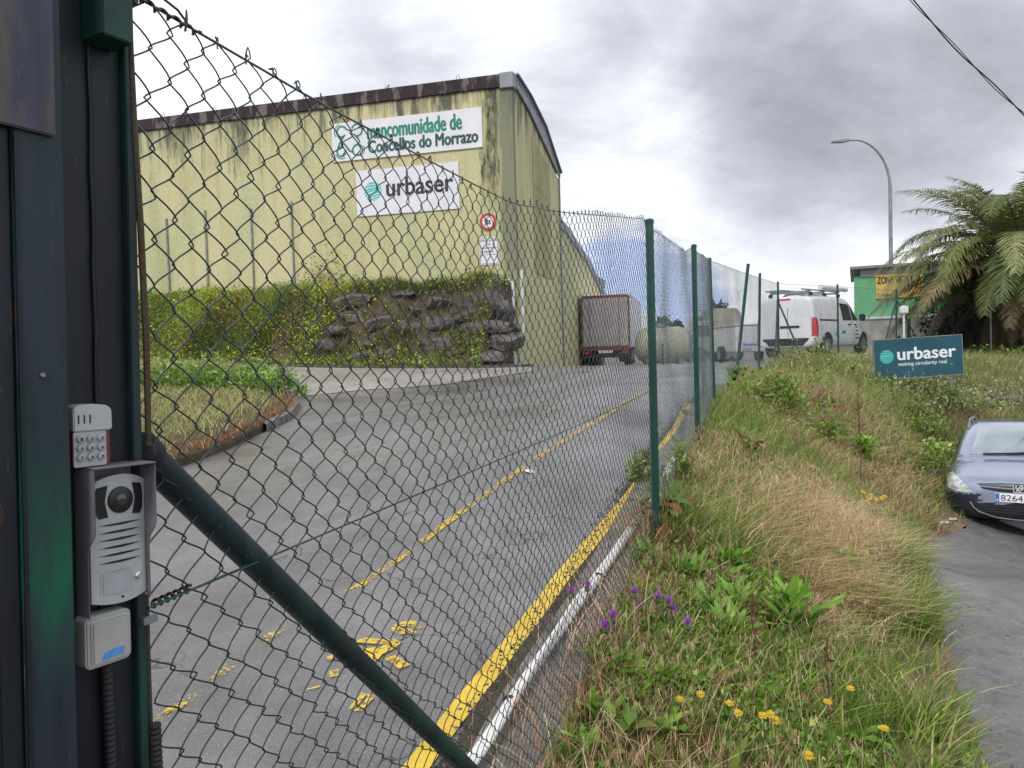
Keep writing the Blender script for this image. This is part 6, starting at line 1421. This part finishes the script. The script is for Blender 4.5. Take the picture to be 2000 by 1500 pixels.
for D_ in (VS, VL):
    project('side_window', [(2.0, 1.08), (2.72, 1.08), (2.60, 1.58), (1.90, 1.60)], tv, *D_, M['glass'], van, .005, 4)
    project('door_window', [(2.78, 1.08), (3.45, 1.10), (3.15, 1.38), (2.88, 1.54), (2.66, 1.57)], tv, *D_, M['glass'], van, .005, 4)
    project('side_trim', [(.35, 1.05), (1.65, 1.05), (1.65, 1.10), (.35, 1.10)], tv, *D_, M['black'], van, .006, 3)
    for x_ in (.45, 1.85, 2.75): project('door_gap', [(x_, .4), (x_+.015, .4), (x_+.015, 1.65 if x_ < 2 else 1.04), (x_, 1.65 if x_ < 2 else 1.04)], tv, *D_, M['dark_rubber'], van, .003, 2)
    project('door_handle', [(2.35, .93), (2.60, .93), (2.60, .97), (2.35, .97)], tv, *D_, M['black'], van, .012, 1); project('door_handle', [(2.85, .93), (3.05, .93), (3.05, .97), (2.85, .97)], tv, *D_, M['black'], van, .012, 1)
    project('tail_light', [(.0, .62), (.19, .58), (.24, .80), (.20, 1.08), (.08, 1.16), (.0, 1.15)], tv, *D_, M['tail_red'], van, .010, 4)
    project('wheel_arch', [(3.62+.40*math.cos(a*.2618), .33+.40*math.sin(a*.2618)) for a in range(-1, 14)], tv, *D_, M['black'], van, .004, 3)
    project('wheel_arch', [(.85+.40*math.cos(a*.2618), .33+.40*math.sin(a*.2618)) for a in range(-1, 14)], tv, *D_, M['black'], van, .004, 3)
    for k, (x_, w_, h_, z_, mm) in enumerate(((1.35, .28, .10, .62, 'logo_teal'), (1.85, .30, .09, .68, 'text_green'))): project('livery_mark', [(x_, z_), (x_+w_, z_), (x_+w_*.9, z_+h_), (x_+w_*.2, z_+h_)], tv, *D_, M[mm], van, .005, 1)
    for k in range(4): project('livery_mark', [(2.85+.03*k, .52+.11*k), (3.3-.05*k, .52+.11*k), (3.26-.05*k, .57+.11*k), (2.89+.03*k, .57+.11*k)], tv, *D_, M['text_green'], van, .005, 1)
project('windscreen', [(-.66, 1.14), (.66, 1.14), (.60, 1.62), (-.60, 1.62)], tv, (6, 0, 0), (0, 1, 0), (0, 0, 1), (-1, 0, 0), M['glass'], van, .005, 4)
for sg in (-1, 1):
    for D_, px0 in ((VR, 0),): project('rear_light', [(sg*.90, .62), (sg*.80, .60), (sg*.80, 1.12), (sg*.88, 1.14)], tv, *D_, M['tail_red'], van, .010, 3)
project('rear_bumper', [(-.88, .35), (.88, .35), (.88, .56), (-.88, .56)], tv, *VR, M['black'], van, .02, 4); project('rear_handle', [(-.45, .86), (.15, .86), (.15, .93), (-.45, .93)], tv, *VR, M['black'], van, .014, 2)
project('door_gap', [(-.10, .6), (-.085, .6), (-.085, 1.72), (-.10, 1.72)], tv, *VR, M['dark_rubber'], van, .003, 2)
project('brake_light', [(-.18, 1.68), (.18, 1.68), (.18, 1.73), (-.18, 1.73)], tv, *VR, M['tail_red'], van, .012, 1)
for sg in (-1, 1):
    wheel(van, (3.62, sg*.80, .33), .33, .22, 'y'); wheel(van, (.85, sg*.80, .33), .33, .22, 'y')
    mr = MB().bx(3.16, 3.30, sg*.93, sg*1.10, 1.06, 1.28).build('mirror', M['black'], van, bevel=.03)
rk = empty('roof_rack', tuple(van.location), (0, 0, vang)); rk.parent = None
bpy.data.objects.remove(rk)
for sg in (-1, 1): MB().tube([(-.05, sg*.55, 1.98), (2.6, sg*.55, 1.98)], .022, 8).build('rack_rail', M['galv'], van, True)
for x_ in (.35, 1.3, 2.3): MB().bx(x_, x_+.06, -.62, .62, 1.90, 1.955).build('rack_bar', M['galv'], van); [MB().bx(x_-.02, x_+.10, s_*.62-.04, s_*.62+.04, 1.80, 1.90).build('rack_foot', M['black'], van) for s_ in (-1, 1)]
MB().tube([(1.05, -.62, 2.06), (2.95, -.62, 2.06)], .075, 12).build('rack_tube', M['white_pvc'], van, True)
for k in range(8): MB().tube([(.05+k*.3, .0, 1.99), (.05+k*.3, .5, 1.99)], .014, 6).build('rack_rung', M['galv'], van, True)

# low white cargo trailer with blue lettering
P = at(1438, 700, 25.5); w2 = empty('cargo_trailer', (P[0], 25.5, h0(P[0], 25.5)), (0, 0, rad(2))); tag(w2, 'low white cargo trailer with a blurred blue mark seen through the fence', 'trailer')
MB().bx(0, 1.12, 0, 2.6, .35, 1.22).build('body', M['white_paint'], w2, bevel=.03); MB().bx(-.03, 1.15, -.03, 2.63, 1.222, 1.27).build('lid', M['white_pvc'], w2, bevel=.015)
MB().bx(.12, .98, -.012, -.001, .50, 1.12).build('door', M['white_sign'], w2, bevel=.008); lg = MB(); [lg.bx(.24+k*.075, .24+k*.075+.05, -.016, -.0125, .56, .56+(.10 if k in (0, 6) else .06)) for k in range(8)]; lg.bx(.24, .82, -.0155, -.0126, .555, .572); lg.build('faded_mark', M['blue'], w2)
MB().bx(1.02, 1.10, -.02, -.001, .70, 1.15).build('tail_light', M['tail_red'], w2); MB().bx(0.2, .5, -.03, -.001, .37, .47).build('number_plate', M['label_grey'], w2)
for x_ in (-.1, 1.22): wheel(w2, (x_, 1.3, .28), .28, .16)
MB().tube([(.56, 2.6, .4), (.56, 3.6, .4)], .03, 8).build('drawbar', M['galv'], w2, True)
# rounded cream tank
P = at(1243, 690, 33); tn = empty('storage_tank', (P[0], 33, h0(P[0]+1, 33)), (0, 0, rad(-6))); tag(tn, 'rounded cream storage tank lying in the yard right of the trailer', 'tank')
MB().tube([(.0, .8, .85), (.12, .8, .85), (.4, .8, .85), (1.9, .8, .85), (2.25, .8, .85), (2.42, .8, .85), (2.46, .8, .85)], [.3, .60, .78, .80, .66, .36, .05], 28).build('shell', M['cream'], tn, True)
for x_ in (.4, 1.8): MB().bx(x_, x_+.2, .2, 1.4, -.1, .35).build('saddle', M['concrete'], tn)
MB().disc((1.1, .8, 1.72), .22, 'z', .18, 16).build('hatch', M['galv'], tn, True)
MB().tube([(1.1, -.02, .9), (1.1, -.08, .5), (1.1, -.08, 0)], .035, 8).build('outlet', M['black'], tn, True)
# refuse truck
P = at(1352, 705, 42); rt = empty('refuse_truck', (P[0], 42, h0(P[0]+1, 42)), (0, 0, rad(3))); tag(rt, 'cream refuse truck standing at the back of the yard', 'truck')
MB().prism([(1.25, .75), (2.75, .75), (2.75, 2.65), (2.5, 2.95), (1.25, 2.95)], 0, 2.2).build('body', M['cream2'], rt, bevel=.04)
MB().prism([(0, .6), (1.2, .6), (1.2, 2.3), (.25, 2.3), (.0, 1.5)], .1, 2.1).build('cab', M['white_sign'], rt, bevel=.06)
MB().bx(.25, 1.05, .07, .099, 1.45, 2.05).build('side_window', M['glass'], rt); MB().bx(-.1, 2.8, .3, 1.9, .35, .62).build('chassis', M['black'], rt)
for x_ in (.45, 1.9, 2.45): 
    for y_ in (.2, 2.0): wheel(rt, (x_, y_, .45), .42, .28, 'y')
for k in range(3): MB().bx(1.4+k*.42, 1.45+k*.42, -.03, -.001, .85, 2.8).build('rib', M['cream2'], rt)

for o in list(bpy.data.objects):
    if o.type == 'MESH' and not o.data.materials: o.data.materials.append(M['black'])
